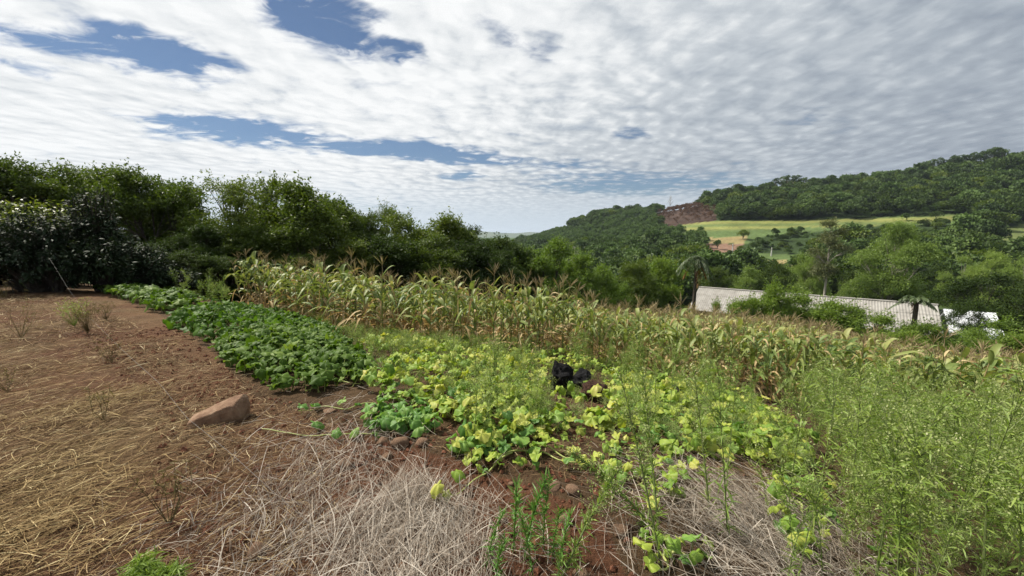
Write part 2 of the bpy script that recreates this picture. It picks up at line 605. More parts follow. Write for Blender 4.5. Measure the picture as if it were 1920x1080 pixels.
M['forest_leaf'] = leaf_mat('forest_leaf', [(0, (0.030, 0.055, 0.016)), (0.45, (0.058, 0.098, 0.024)), (0.8, (0.09, 0.14, 0.034)), (1, (0.125, 0.19, 0.045))], 0.55, 0.2, 0.15, obj_w=0.7)
M['plantation_leaf'] = leaf_mat('plantation_leaf', [(0, (0.05, 0.088, 0.024)), (0.5, (0.085, 0.14, 0.036)), (1, (0.125, 0.195, 0.05))], 0.55, 0.2, 0.15, obj_w=0.55)
M['dead_leaf'] = leaf_mat('dead_leaf', [(0, (0.07, 0.04, 0.028)), (0.6, (0.13, 0.075, 0.05)), (1, (0.17, 0.10, 0.06))], 0.7, 0.1, 0.1)
M['corn_green'] = leaf_mat('corn_green', [(0, (0.07, 0.125, 0.03)), (0.35, (0.14, 0.20, 0.052)), (0.65, (0.235, 0.28, 0.082)), (0.87, (0.35, 0.35, 0.125)), (1, (0.46, 0.41, 0.19))], 0.5, 0.3, 0.3, obj_w=0.3, tint=(1.1, 1.1, 0.6), noise_scale=6)
M['corn_dry'] = leaf_mat('corn_dry', [(0, (0.24, 0.15, 0.065)), (0.4, (0.40, 0.29, 0.14)), (0.8, (0.52, 0.42, 0.23)), (1, (0.60, 0.50, 0.30))], 0.65, 0.2, 0.25, tint=(1.1, 1.0, 0.7))
M['corn_tassel'] = leaf_mat('corn_tassel', [(0, (0.24, 0.18, 0.105)), (0.6, (0.36, 0.285, 0.17)), (1, (0.46, 0.39, 0.24))], 0.7, 0.1, 0.2)
M['squash_leaf'] = leaf_mat('squash_leaf', [(0, (0.09, 0.18, 0.027)), (0.25, (0.18, 0.295, 0.04)), (0.6, (0.31, 0.40, 0.055)), (0.9, (0.43, 0.455, 0.09)), (1, (0.52, 0.49, 0.15))], 0.5, 0.3, 0.35, obj_w=0.8, tint=(1.1, 1.1, 0.4), noise_scale=14)
M['squash_leaf_green'] = leaf_mat('squash_leaf_green', [(0, (0.07, 0.17, 0.03)), (0.6, (0.13, 0.26, 0.045)), (1, (0.24, 0.36, 0.07))], 0.5, 0.3, 0.3, obj_w=0.8, noise_scale=14)
M['potato_leaf'] = leaf_mat('potato_leaf', [(0, (0.032, 0.078, 0.007)), (0.5, (0.060, 0.128, 0.012)), (0.85, (0.10, 0.19, 0.022)), (1, (0.17, 0.25, 0.05))], 0.55, 0.16, 0.32, obj_w=0.75)
M['potato_leaf_light'] = leaf_mat('potato_leaf_light', [(0, (0.038, 0.082, 0.008)), (0.5, (0.074, 0.138, 0.016)), (0.85, (0.135, 0.215, 0.034)), (1, (0.26, 0.32, 0.09))], 0.55, 0.16, 0.32, obj_w=0.75)
M['vine'] = leaf_mat('vine', [(0, (0.25, 0.31, 0.08)), (1, (0.36, 0.38, 0.13))], 0.5, 0.3, 0.0)
M['weed_green'] = leaf_mat('weed_green', [(0, (0.115, 0.19, 0.036)), (0.5, (0.205, 0.30, 0.06)), (1, (0.33, 0.41, 0.10))], 0.5, 0.3, 0.4, obj_w=0.5)
M['weed_bud'] = leaf_mat('weed_bud', [(0, (0.24, 0.31, 0.10)), (0.7, (0.36, 0.41, 0.17)), (1, (0.55, 0.55, 0.34))], 0.6, 0.2, 0.3)
M['weed_stem'] = leaf_mat('weed_stem', [(0, (0.09, 0.13, 0.04)), (1, (0.16, 0.19, 0.07))], 0.6, 0.2, 0.0)
M['sprig'] = leaf_mat('sprig', [(0, (0.07, 0.17, 0.03)), (0.6, (0.12, 0.25, 0.045)), (1, (0.20, 0.33, 0.07))], 0.45, 0.35, 0.3, obj_w=0.3)
M['dry_weed'] = leaf_mat('dry_weed', [(0, (0.10, 0.075, 0.035)), (0.6, (0.17, 0.14, 0.06)), (1, (0.24, 0.21, 0.09))], 0.7, 0.1, 0.2)
M['straw'] = leaf_mat('straw', [(0, (0.11, 0.08, 0.055)), (0.3, (0.23, 0.185, 0.14)), (0.7, (0.38, 0.33, 0.27)), (1, (0.54, 0.49, 0.415))], 0.7, 0.15, 0.15, obj_w=0.0, tint=(1, 1, 1))
M['litter'] = leaf_mat('litter', [(0, (0.06, 0.036, 0.02)), (0.4, (0.145, 0.092, 0.047)), (0.75, (0.25, 0.172, 0.09)), (0.93, (0.37, 0.275, 0.145)), (1, (0.60, 0.51, 0.32))], 0.75, 0.1, 0.1, obj_w=0.0, tint=(1, 1, 1))
M['litter_gold'] = leaf_mat('litter_gold', [(0, (0.12, 0.075, 0.033)), (0.5, (0.24, 0.165, 0.075)), (0.9, (0.38, 0.285, 0.14)), (1, (0.60, 0.50, 0.28))], 0.75, 0.1, 0.1, obj_w=0.0, tint=(1, 1, 1))
M['palm_leaf'] = leaf_mat('palm_leaf', [(0, (0.038, 0.065, 0.02)), (0.7, (0.07, 0.105, 0.032)), (1, (0.11, 0.15, 0.05))], 0.45, 0.35, 0.2)
M['palm_dead'] = leaf_mat('palm_dead', [(0, (0.20, 0.10, 0.04)), (1, (0.34, 0.19, 0.08))], 0.7, 0.1, 0.1)
M['bark'] = rough_mat('bark', [(0.3, (0.035, 0.028, 0.022)), (0.7, (0.09, 0.075, 0.06))], 9.0)
M['bark_pale'] = rough_mat('bark_pale', [(0.3, (0.19, 0.17, 0.14)), (0.7, (0.36, 0.33, 0.28))], 3.0)
M['stone'] = rough_mat('stone', [(0.25, (0.11, 0.062, 0.040)), (0.5, (0.20, 0.125, 0.080)), (0.75, (0.31, 0.215, 0.145))], 9.0, 0.9, 0.15, 0.7)
M['clod'] = rough_mat('clod', [(0.3, (0.085, 0.034, 0.020)), (0.7, (0.17, 0.075, 0.045))], 12.0, 0.95, 0.1, 0.8)
M['black_rock'] = rough_mat('black_rock', [(0.3, (0.010, 0.010, 0.011)), (0.6, (0.022, 0.022, 0.023)), (0.8, (0.05, 0.048, 0.046))], 14.0, 0.95, 0.08, 0.9)
M['brown_rock'] = rough_mat('brown_rock', [(0.3, (0.02, 0.012, 0.009)), (0.55, (0.06, 0.028, 0.018)), (0.8, (0.11, 0.055, 0.035))], 9.0, 0.85, 0.2, 0.9)
M['cement_sheet'] = rough_mat('cement_sheet', [(0.25, (0.15, 0.142, 0.127)), (0.45, (0.255, 0.243, 0.22)), (0.7, (0.335, 0.325, 0.30))], 0.9, 0.8, 0.2, 0.1, 8)
M['white_sheet'] = rough_mat('white_sheet', [(0.2, (0.46, 0.48, 0.50)), (0.8, (0.60, 0.62, 0.64))], 0.8, 0.4, 0.4, 0.05)
M['shed_wood'] = rough_mat('shed_wood', [(0.3, (0.06, 0.045, 0.035)), (0.7, (0.14, 0.11, 0.085))], 4.0)
M['shed_wall'] = rough_mat('shed_wall', [(0.3, (0.25, 0.23, 0.20)), (0.7, (0.4, 0.37, 0.33))], 2.0)
M['mesh_curtain'] = rough_mat('mesh_curtain', [(0.3, (0.012, 0.012, 0.013)), (0.7, (0.03, 0.03, 0.032))], 3.0)
M['concrete'] = rough_mat('concrete', [(0.3, (0.42, 0.41, 0.39)), (0.7, (0.58, 0.57, 0.54))], 3.0)
M['wire'] = rough_mat('wire', [(0.3, (0.13, 0.125, 0.12)), (0.7, (0.24, 0.23, 0.215))], 20.0, 0.5, 0.5, 0.0)
M['far_hill'] = rough_mat('far_hill', [(0.3, (0.045, 0.075, 0.035)), (0.7, (0.10, 0.12, 0.05))], 0.004, 0.9, 0.1, 0.0)


def soil_mat():
    m, t, out = new_mat('soil')
    g = t.node('ShaderNodeNewGeometry')
    pos = g.outputs['Position']
    at_ = t.node('ShaderNodeAttribute', attribute_name='albedo')
    rl = t.node('ShaderNodeAttribute', attribute_name='nearness')
    n1 = t.noise(pos, 1.7, 6, 0.65)
    n2 = t.noise(pos, 22.0, 6, 0.7)
    n3 = t.noise(pos, 0.06, 8, 0.65)
    f = t.math('MULTIPLY', t.maprange(n1, 0.25, 0.75, 0.72, 1.28, False), t.maprange(n2, 0.25, 0.75, 0.62, 1.38, False))
    ffar = t.math('MULTIPLY', t.maprange(n3, 0.3, 0.7, 0.7, 1.3, False), t.maprange(t.noise(pos, 0.6, 6, 0.7), 0.3, 0.7, 0.75, 1.25, False))
    k = rl.outputs['Fac']
    fm = t.math('ADD', t.math('MULTIPLY', f, k), t.math('MULTIPLY', ffar, t.math('SUBTRACT', 1.0, k)))
    cbn = t.node('ShaderNodeCombineXYZ')
    for i in range(3):
        t.l.new(fm, cbn.inputs[i])
    c = t.mix(1.0, at_.outputs['Color'], cbn.outputs[0], 'MULTIPLY')
    p = t.node('ShaderNodeBsdfPrincipled')
    t.put(p.inputs['Base Color'], c)
    p.inputs['Roughness'].default_value = 0.95
    p.inputs['Specular IOR Level'].default_value = 0.12
    b = t.node('ShaderNodeBump')
    b.inputs['Strength'].default_value = 0.9
    b.inputs['Distance'].default_value = 0.05
    t.put(b.inputs['Height'], t.math('MULTIPLY', t.math('ADD', t.noise(pos, 38.0, 8, 0.7), t.math('MULTIPLY', t.noise(pos, 9.0, 4, 0.6), 1.5)), k))
    t.l.new(b.outputs[0], p.inputs['Normal'])
    t.l.new(p.outputs[0], out.inputs[0])
    return m


M['soil'] = soil_mat()

# ------------------------------------------------------------------ ground: one sheet, soil at the feet, fields and hill beyond
SOIL = np.array((0.100, 0.046, 0.025))
LITTER = np.array((0.128, 0.083, 0.042))
FIELDSOIL = np.array((0.080, 0.050, 0.027))
FLOOR = np.array((0.030, 0.050, 0.016))
MEADOW = np.array((0.10, 0.125, 0.042))
YELLOW = np.array((0.175, 0.185, 0.058))
GREENF = np.array((0.085, 0.125, 0.042))
TAN = np.array((0.235, 0.19, 0.088))
PINK = np.array((0.17, 0.105, 0.073))
BURNT = np.array((0.052, 0.034, 0.026))
Z_YELLOW = [(1232, 433), (1290, 420), (1345, 414), (1500, 413), (1650, 409), (1740, 404), (1820, 402), (1835, 410), (1760, 418), (1640, 424), (1500, 427), (1400, 431), (1300, 438), (1240, 438)]
Z_GREEN = [(1240, 434), (1500, 426), (1640, 424), (1560, 432), (1440, 440), (1400, 456), (1320, 452), (1262, 440)]
Z_TAN1 = [(1325, 446), (1400, 443), (1395, 457), (1330, 456)]
Z_PINK = [(1322, 457), (1392, 457), (1380, 474), (1330, 472)]
Z_GREEN2 = [(1360, 472), (1500, 478), (1510, 489), (1420, 488)]
Z_TAN2 = [(1420, 487), (1515, 489), (1490, 500), (1430, 499)]
Z_BURNT = [(1228, 404), (1262, 390), (1300, 384), (1345, 397), (1345, 414), (1290, 421), (1234, 432)]
Z_MEADOW = [(1868, 432), (1990, 408), (1990, 462), (1880, 462)]
Z_MEADOW2 = [(985, 442), (1040, 432), (1078, 426), (1076, 434), (1020, 440)]
Z_PATH = [(-600, 1400), (-600, 545), (190, 545), (300, 590), (400, 660), (470, 740), (640, 800), (850, 860), (1120, 960), (1300, 1400)]


def ground():
    dense = np.arange(-1.62, 1.6201, 0.0068)
    outer = 1.62 * 1.16 ** np.arange(1, 22)
    t = np.concatenate([-outer[::-1], dense, outer])
    ys = np.concatenate([[-60, -30, -14, -6, -3, -1, 0.2], np.exp(np.linspace(math.log(1.1), math.log(620), 470)), np.exp(np.linspace(math.log(650), math.log(9000), 24))])
    Tm, Ym = np.meshgrid(t, ys)
    X = Tm * np.maximum(Ym, 1.1)
    lim = 9000 + 60.0 * np.abs(np.arange(len(t)) - len(t) / 2)[None]
    X = np.sign(X) * np.minimum(np.abs(X), lim)
    Z = Hn(X, Ym)
    nr, nc = X.shape
    mb = MB()
    mb.add(np.stack([X, Ym, Z], -1), quads_grid(1, nr, nc)[:, ::1])
    me = mb.mesh('ground', [M['soil']])
    px, py = to_px(X, np.maximum(Ym, 0.3), Z)
    wob = 6 * vnoise(X, Ym, 0.05, 5, 3)
    wobn = 26 * vnoise(X, Ym, 1.1, 6, 3)
    C = np.empty(X.shape + (3,))
    C[:] = FIELDSOIL
    d = np.hypot(X, Ym)

    def setz(mask, col):
        C[mask] = col
    near = Ym < 60
    fr = in_poly(px + wobn, py + wobn * 0.5, Z_PATH) | (Ym < 1.1)
    setz(near & fr, SOIL)
    lit = np.clip(0.55 + 0.9 * vnoise(X, Ym, 0.9, 8, 3), 0, 1)[..., None]
    left = np.clip((-X - 0.6) / 2.0, 0, 1)[..., None] * lit
    sel = near & fr
    C[sel] = (C * (1 - left) + LITTER * left)[sel]
    gr = (Ym > 26) & (Ym < 120)
    setz(gr, np.array((0.055, 0.085, 0.028)))
    far = Ym >= 120
    setz(far, FLOOR)
    setz(Ym > 900, np.array((0.06, 0.10, 0.035)))
    f2 = (Ym >= 110) & (Ym < 1200)
    q = px + wob * 0.6
    for poly, col in ((Z_YELLOW, YELLOW), (Z_GREEN, GREENF), (Z_TAN1, TAN), (Z_PINK, PINK), (Z_GREEN2, GREENF), (Z_TAN2, TAN), (Z_BURNT, BURNT), (Z_MEADOW, MEADOW), (Z_MEADOW2, MEADOW)):
        setz(f2 & in_poly(q, py + wob * 0.15, poly), col)
    # crop rows along the contour of the yellow field
    ye = f2 & in_poly(q, py + wob * 0.15, Z_YELLOW)
    band = np.clip(0.5 + 0.9 * np.sin(Z * 1.5 + 1.2 * vnoise(X, Ym, 0.03, 12, 2)), 0, 1)
    C[ye] = (YELLOW * (1 - 0.8 * band[..., None]) + GREENF * 0.8 * band[..., None])[ye]
    ca = me.color_attributes.new('albedo', 'FLOAT_COLOR', 'POINT')
    rgba = np.ones((nr * nc, 4), np.float32)
    rgba[:, :3] = C.reshape(-1, 3)
    ca.data.foreach_set('color', rgba.ravel())
    na = me.attributes.new('nearness', 'FLOAT', 'POINT')
    na.data.foreach_set('value', np.clip(1.4 - d / 40, 0, 1).astype(np.float32).ravel())
    ob('ground', me, kind='structure', label='bare red soil running into the fields and the wooded hill')


ground()


def far_hills():
    mb = MB()
    xs = np.linspace(-5200, 2600, 160)
    rows = []
    for k, (yy, amp) in enumerate(((4300, 0.0), (4600, 0.7), (5000, 1.0), (5600, 0.6), (6400, 0.2))):
        hgt = 78 + 30 * vnoise(xs, xs * 0 + 3, 0.0016, 21, 4) + 16 * vnoise(xs, xs * 0 + k * 200, 0.004, 23, 3)
        rows.append(np.stack([xs, np.full_like(xs, yy), -40 + amp * (hgt + 40)], -1))
    mb.add(np.stack(rows), quads_grid(1, 5, len(xs)))
    ob('far_hills', mb.mesh('far_hills', [M['far_hill']]), kind='structure', label='low blue hills on the horizon')


far_hills()

# ------------------------------------------------------------------ trees


def tree_meshes(seed, leaf, bark, height=6.0, rx=2.0, ry=2.0, base=0.12, lobes=14, lobe_r=0.36, clumps=26, per=55, lL=0.11, lW=0.045, cr=0.2, droop=0.25, stems=2, trunk_r=0.09, top_bias=0.0, up_tips=0.5, low=0.3, central=False):
    """crown made of lobes, each of many leaf clumps on twigs; a trunk that forks into a limb for each lobe"""
    r = np.random.default_rng(seed)
    z0, z1 = base * height, height
    cz, hz = (z0 + z1) / 2, (z1 - z0) / 2
    C = []
    for i in range(lobes):
        for _ in range(40):
            v = r.uniform(-1, 1, 3)
            if np.linalg.norm(v) < 1:
                break
        v = nrm(v) * np.linalg.norm(v) ** 0.55
        v[2] = v[2] * (1 - top_bias) + top_bias * abs(v[2])
        if i < low * lobes and base < 0.2:
            v[2] = -r.uniform(0.75, 1.1)
            v[:2] = nrm(v[:2]) * r.uniform(0.5, 1.1)
        C.append((v[0] * rx * 0.72, v[1] * ry * 0.72, cz + v[2] * hz * 0.78))
    C.append((r.uniform(-.2, .2) * rx, r.uniform(-.2, .2) * ry, z1 - lobe_r * rx * 0.8))
    C = np.array(C)
    crown, trunk = MB(), MB()
    allb, alld = [], []
    for c in C:
        R = lobe_r * rx * r.uniform(0.75, 1.3)
        k = int(clumps * r.uniform(0.8, 1.2))
        v = rand_dirs(r, k)
        v[:, 2] = np.where(v[:, 2] < -0.35, -v[:, 2], v[:, 2])
        pc = c + v * R * (r.uniform(0.35, 1.12, (k, 1))) * np.array((1, 1, 0.85))
        for p, vv in zip(pc, v):
            m = int(per * r.uniform(0.6, 1.4))
            q = p + r.normal(size=(m, 3)) * cr * np.array((1, 1, 0.6))
            # a shoot that sticks out
            s = int(m * 0.22)
            q[:s] = p + (vv + np.array((0, 0, up_tips))) * r.uniform(0, 2.2 * cr, (s, 1)) + r.normal(size=(s, 3)) * cr * 0.3
            allb.append(q)
            alld.append(nrm(vv * 0.6 + rand_dirs(r, m) * 1.0 + np.array((0, 0, -droop))))
    B, D = np.concatenate(allb), np.concatenate(alld)
    B[:, 2] = np.maximum(B[:, 2], 0.03)
    crown.add(*rhombs(B, D, r.uniform(0.7, 1.3, len(B)) * lL, r.uniform(0.7, 1.3, len(B)) * lW, r))
    for i, c in enumerate(C):
        a = r.uniform(0, 2 * PI)
        b = np.array((math.cos(a), math.sin(a), 0)) * trunk_r * 1.2 * (i % stems)
        f = np.array((c[0] * 0.18, c[1] * 0.18, min(c[2] * 0.5, z0 + hz * 0.35)))
        mid = (f + c) / 2 + r.normal(size=3) * 0.08 * rx
        pts = np.array([b + (0, 0, -0.15), b * 0.9 + f * 0.35, f, mid, c])
        if central:
            f = np.array((0, 0, max(c[2] - 0.9 * math.hypot(c[0], c[1]) - 0.3, z0 * 0.9)))
            mid = (f + c) / 2 + r.normal(size=3) * 0.04 * rx
            pts = np.array([f, f * 0.75 + mid * 0.25, mid, (mid + c) / 2, c])
        u = np.linspace(0, 1, 9)
        pp = np.stack([np.interp(u, np.linspace(0, 1, 5), pts[:, j]) for j in range(3)], -1)
        big_ = (0.4 if central else 1.0) if i < stems else (0.35 if central else 0.6)
        trunk.add(*tube(pp, np.linspace(trunk_r * big_, trunk_r * 0.18, 9), 6))
        for _ in range(4):
            e = c + rand_dirs(r, 1)[0] * lobe_r * rx
            trunk.add(*tube([mid, (mid + e) / 2 + r.normal(size=3) * 0.05, e], [trunk_r * 0.3, trunk_r * 0.2, trunk_r * 0.06], 4))
    if central:
        trunk.add(*tube([(0, 0, -0.3), (0.1, 0, height * 0.3), (0.0, 0.1, height * 0.6), (0, 0, height * 0.93)], [trunk_r * 1.2, trunk_r, trunk_r * 0.75, trunk_r * 0.2], 7))
    return crown.mesh('crown', [leaf], smooth=False), trunk.mesh('trunk', [bark])


def place_tree(name, meshes, ref_h, px, Y, top, label, cat='tree', group=None, wide=1.0, rot=None, leafmat=None, sink=0.1):
    d = pix_dir(px, top)
    x = d[0] / d[1] * Y
    zg = H(x, Y)
    h = CAM_Z + d[2] / d[1] * Y - zg
    s = max(h, 0.5) / ref_h
    t = ob(name, None, None, (x, Y, zg - sink * s), (0, 0, random.uniform(0, 2 * PI) if rot is None else rot), (s * wide, s * wide, s), label, cat, group)
    c = ob('crown', meshes[0], t)
    ob('trunk', meshes[1], t)
    return t, c


grove = [tree_meshes(40 + i, M['tree_leaf'], M['bark'], 6.0, 2.1, 2.0, 0.06, 19, 0.40, 40, 62, 0.145, 0.072, 0.19, up_tips=0.3) for i in range(4)]
grove_d = [tree_meshes(60 + i, M['tree_leaf_dark'], M['bark'], 6.0, 2.2, 2.1, 0.04, 19, 0.40, 40, 60, 0.145, 0.072, 0.19, up_tips=0.3) for i in range(2)]
grove_open = [tree_meshes(70, M['tree_leaf'], M['bark'], 6.0, 1.9, 1.9, 0.38, 9, 0.32, 22, 50, 0.12, 0.05, 0.18, stems=1, trunk_r=0.1)]
grove_l = [tree_meshes(80 + i, M['tree_leaf_light'], M['bark'], 6.0, 2.2, 2.1, 0.05, 18, 0.38, 36, 58, 0.16, 0.075, 0.2, up_tips=0.4) for i in range(2)]

G = 'trees of the grove behind the corn'
# px, distance, top row, mesh, width, label
LEFT = [
    (-70, 16, 305, grove[0], 1.1, 'green tree at the far left edge, behind the dark shrubs'),
    (25, 17, 302, grove[1], 1.0, 'green tree behind the leftmost dark shrub'),
    (105, 18, 318, grove[2], 1.1, 'yellowish green tree just left of the tall dark shoot'),
    (268, 17.5, 316, grove[3], 0.95, 'green tree rising just right of the tall dark shoot'),
    (185, 21, 320, grove[0], 1.1, 'green tree behind the tall dark shoot of the shrub'),
    (345, 21, 345, grove[1], 0.95, 'green tree left of the open tree with bare limbs'),
    (425, 18.5, 335, grove_open[0], 1.05, 'open green tree with dark forked limbs showing'),
    (500, 22, 348, grove[2], 0.9, 'round topped green tree right of the open limbed tree'),
    (572, 20, 343, grove[3], 1.05, 'broad tall green tree above the left end of the corn'),
    (628, 22, 378, grove[0], 0.9, 'green tree on the falling shoulder of the grove'),
    (672, 25, 402, grove[1], 0.95, 'low rounded tree below the thin lone treetop'),
    (722, 30, 384, grove_open[0], 0.55, 'thin treetop standing alone above the grove'),
    (765, 26, 408, grove[2], 1.0, 'green tree right of the thin lone treetop'),
    (828, 27, 403, grove[3], 0.95, 'green tree with a pointed tuft near the grove end'),
    (880, 28, 424, grove_d[0], 1.0, 'dark rounded tree near the right end of the grove'),
    (925, 31, 442, grove_d[1], 1.0, 'dark low tree below the far blue hills'),
    (965, 33, 452, grove_d[0], 0.9, 'dark tree at the right end of the grove'),
    (385, 16.5, 420, grove_d[1], 1.2, 'dark bush under the open limbed tree'),
    (470, 17.5, 425, grove[1], 1.15, 'bushy low tree behind the left corner of the corn'),
    (330, 15.5, 440, grove_d[0], 1.1, 'dark low bush right behind the rounded dark shrub'),
    (555, 18, 428, grove[0], 1.25, 'bushy low tree in front of the broad tall tree'),
    (640, 20, 432, grove[2], 1.25, 'bushy low tree under the shoulder of the grove'),
    (720, 21.5, 438, grove_d[1], 1.3, 'dark bushy low tree behind the corn tassels'),
    (800, 23, 440, grove[3], 1.25, 'bushy low tree below the pointed tuft'),
    (870, 25, 452, grove_d[0], 1.2, 'dark low bush behind the highest lone tassels'),
    (930, 27, 466, grove_d[1], 1.1, 'dark low bush left of the light green trees'),
    (350, 14.0, 470, grove_d[0], 1.5, 'low dark undergrowth bush behind the pale weeds'),
    (415, 14.8, 480, grove_d[1], 1.5, 'low dark undergrowth bush left of the corn corner'),
    (270, 13.8, 455, grove_d[1], 1.4, 'dark bush between the rounded dark shrub and the grove'),
    (120, 13.6, 440, grove_d[0], 1.4, 'dark bush behind the leftmost dark shrubs'),
    (-20, 13.4, 430, grove_d[1], 1.4, 'dark bush behind the shrub at the left edge'),
    (470, 15.5, 485, grove_d[0], 1.5, 'low dark undergrowth behind the first corn plants'),
]
for (px, Y, top, ms_, wd, lb) in LEFT:
    place_tree('grove_tree', ms_, 6.0, px, Y, top, lb, 'tree', G, wd)
GL = 'light green trees beside the valley'
for (px, Y, top, ms_, wd, lb) in [
    (1035, 33, 452, grove_l[0], 1.05, 'tallest light green tree right of the dark grove'),
    (992, 35, 470, grove_l[1], 0.9, 'light green tree touching the dark grove'),
    (1078, 36, 478, grove_l[1], 1.0, 'light green tree sloping down toward the valley'),
    (1120, 38, 500, grove_l[0], 0.95, 'low light green tree behind the middle of the corn'),
    (1184, 46, 492, grove[1], 0.95, 'green tree left of the conical light green tree'),
    (1248, 47, 486, grove_l[1], 0.8, 'conical light green tree left of the drooping palm'),
    (1150, 42, 515, grove_l[0], 0.9, 'small light green bush between two green trees'),
    (1210, 44, 520, grove[2], 0.9, 'small green bush left of the conical tree'),
]:
    place_tree('light_tree', ms_, 6.0, px, Y, top, lb, 'tree', GL, wd)

# trees behind the shed
valley = [tree_meshes(90 + i, M['willow_leaf' if i else 'tree_leaf'], M['bark'], 10.0, 4.2, 4.0, 0.1, 16, 0.34, 26, 42, 0.28, 0.12, 0.36) for i in range(2)]
valley_d = [tree_meshes(94 + i, M['tree_leaf_dark'], M['bark'], 10.0, 4.4, 4.2, 0.08, 16, 0.34, 26, 42, 0.28, 0.12, 0.36) for i in range(2)]
willow = [tree_meshes(98 + i, M['willow_leaf'], M['bark_pale'], 14.0, 5.4, 5.0, 0.1, 22, 0.27, 30, 55, 0.42, 0.075, 0.42, droop=0.9, stems=3, trunk_r=0.16, up_tips=0.1) for i in range(2)]
euc = tree_meshes(103, M['euc_leaf'], M['bark_pale'], 18.0, 3.1, 3.0, 0.34, 15, 0.30, 20, 38, 0.34, 0.10, 0.36, droop=0.5, stems=1, trunk_r=0.2, central=True)
VR = 'trees behind the shed'
for (px, Y, top, ms_, rh, wd, lb) in [
    (1348, 84, 503, valley[0], 10, 1.0, 'green tree above the left end of the shed roof'),
    (1405, 88, 500, valley[1], 10, 1.0, 'green tree second from the drooping palm, above the shed roof'),
    (1458, 84, 496, valley_d[0], 10, 0.95, 'dark tree behind the highest bush in front of the shed'),
    (1506, 90, 478, valley[1], 10, 0.9, 'green tree left of the tall pale trunked tree'),
    (1560, 74, 412, euc, 18, 1.0, 'tall sparse tree with pale straight trunk behind the shed'),
    (1528, 78, 470, willow[1], 14, 0.6, 'small green tree beside the pale trunked tree'),
    (1612, 82, 500, valley_d[1], 10, 0.9, 'dark tree between the pale trunk and the broad feathery tree'),
    (1682, 74, 419, willow[0], 14, 1.0, 'broad feathery tree with pale stems behind the shed'),
    (1768, 84, 500, valley_d[0], 10, 1.0, 'dark tree right of the broad feathery tree'),
    (1812, 78, 478, willow[1], 14, 0.8, 'light feathery tree on the right beyond the white roof'),
    (1868, 66, 474, willow[0], 14, 0.85, 'drooping light green tree near the right edge'),
    (1935, 60, 478, willow[1], 14, 0.85, 'light green tree cut by the right edge'),
    (1850, 52, 512, valley_d[1], 10, 1.25, 'wide dark tree over the end of the white roof'),
    (1925, 48, 535, valley_d[0], 10, 1.1, 'dark tree at the right edge above the weeds'),
    (1822, 40, 566, valley_d[1], 10, 0.8, 'small dark tree in front of the white roof'),
]:
    place_tree('valley_tree', ms_, rh, px, Y, top, lb, 'tree', VR, wd)

# leafy bushes between the corn and the shed
bush = [tree_meshes(110 + i, M['tree_leaf_light'], M['bark'], 4.0, 1.9, 1.8, 0.0, 15, 0.34, 22, 44, 0.2, 0.07, 0.2, up_tips=1.0) for i in range(3)]
BG = 'bushes in front of the shed'
for i, (px, Y, top, wd, lb) in enumerate([
    (1345, 38, 566, 0.7, 'small bush under the left end of the shed roof'),
    (1412, 36, 558, 1.15, 'green bush left of the highest bush before the shed'),
    (1452, 35, 536, 0.8, 'highest bush standing up across the shed roof'),
    (1500, 35, 550, 1.15, 'green bush right of the highest bush before the shed'),
    (1548, 34, 564, 1.25, 'green bush before the middle of the shed'),
    (1600, 33, 578, 1.35, 'low green bush before the corrugated part of the roof'),
    (1660, 31, 592, 1.5, 'low green bush left of the small palm'),
    (1745, 29, 606, 1.3, 'low green bush right of the small palm'),
    (1700, 28, 622, 1.4, 'lowest green bush beside the corn edge'),
    (1880, 30, 600, 1.3, 'light green bush at the right edge above the weeds'),
    (1940, 28, 612, 1.2, 'light green bush cut off by the right edge'),
    (1830, 29, 622, 1.2, 'small bush below the white roof'),
]):
    place_tree('bush', bush[i % 3], 4.0, px, Y, top, lb, 'bush', BG, wd)


# ------------------------------------------------------------------ dark glossy shrubs on the left
def shrub_meshes(seed, leaf, centers, n_per_r, lL=0.12, lW=0.055):
    r = np.random.default_rng(seed)
    fol, stem = MB(), MB()
    for (cx, cy, cz, R) in centers:
        n = int(n_per_r * R * R)
        nb = int(18 + 40 * R)
        ends = []
        for i in range(nb):
            v = rand_dirs(r, 1)[0]
            v[2] = abs(v[2]) if r.random() < 0.8 else v[2] * 0.6
            e = np.array((cx, cy, cz)) + v * R * r.uniform(0.7, 1.15)
            e[2] = max(e[2], 0.08)
            s = np.array((cx * 0.6, cy * 0.6, 0.0)) + r.normal(size=3) * 0.06
            s[2] = 0.0
            m = (s + e) / 2 + np.array((0, 0, 0.18 * R)) + r.normal(size=3) * 0.1
            u = np.linspace(0, 1, 7)[:, None]
            p = (1 - u) ** 2 * s + 2 * u * (1 - u) * m + u ** 2 * e
            stem.add(*tube(p, np.linspace(0.014, 0.004, 7), 4))
            ends.append(p)
        P = np.array(ends)
        pick = r.integers(0, nb, n)
        uu = r.uniform(0.45, 1.0, n) ** 0.7
        k = np.clip((uu * 6).astype(int), 0, 5)
        f = (uu * 6 - k)[:, None]
        b = P[pick, k] * (1 - f) + P[pick, k + 1] * f + r.normal(size=(n, 3)) * 0.07 * R
        b[:, 2] = np.maximum(b[:, 2], 0.05)
        out = nrm(b - np.array((cx, cy, cz)))
        d = nrm(out * 0.6 + rand_dirs(r, n) * 0.9 + np.array((0, 0, -0.15)))
        side = nrm(np.cross(d, rand_dirs(r, n) * 0.5 + np.array((0, 0, 1.0))))
        L = lL * r.uniform(0.7, 1.3, n)
        fol.add(*ribbon(b, d, L, lW * r.uniform(0.8, 1.2, n), side, np.tile((0, 0, -0.2), (n, 1)), [0.1, 0.9, 0.85, 0.05]))
    return fol.mesh('foliage', [leaf], smooth=False), stem.mesh('stems', [M['bark']])


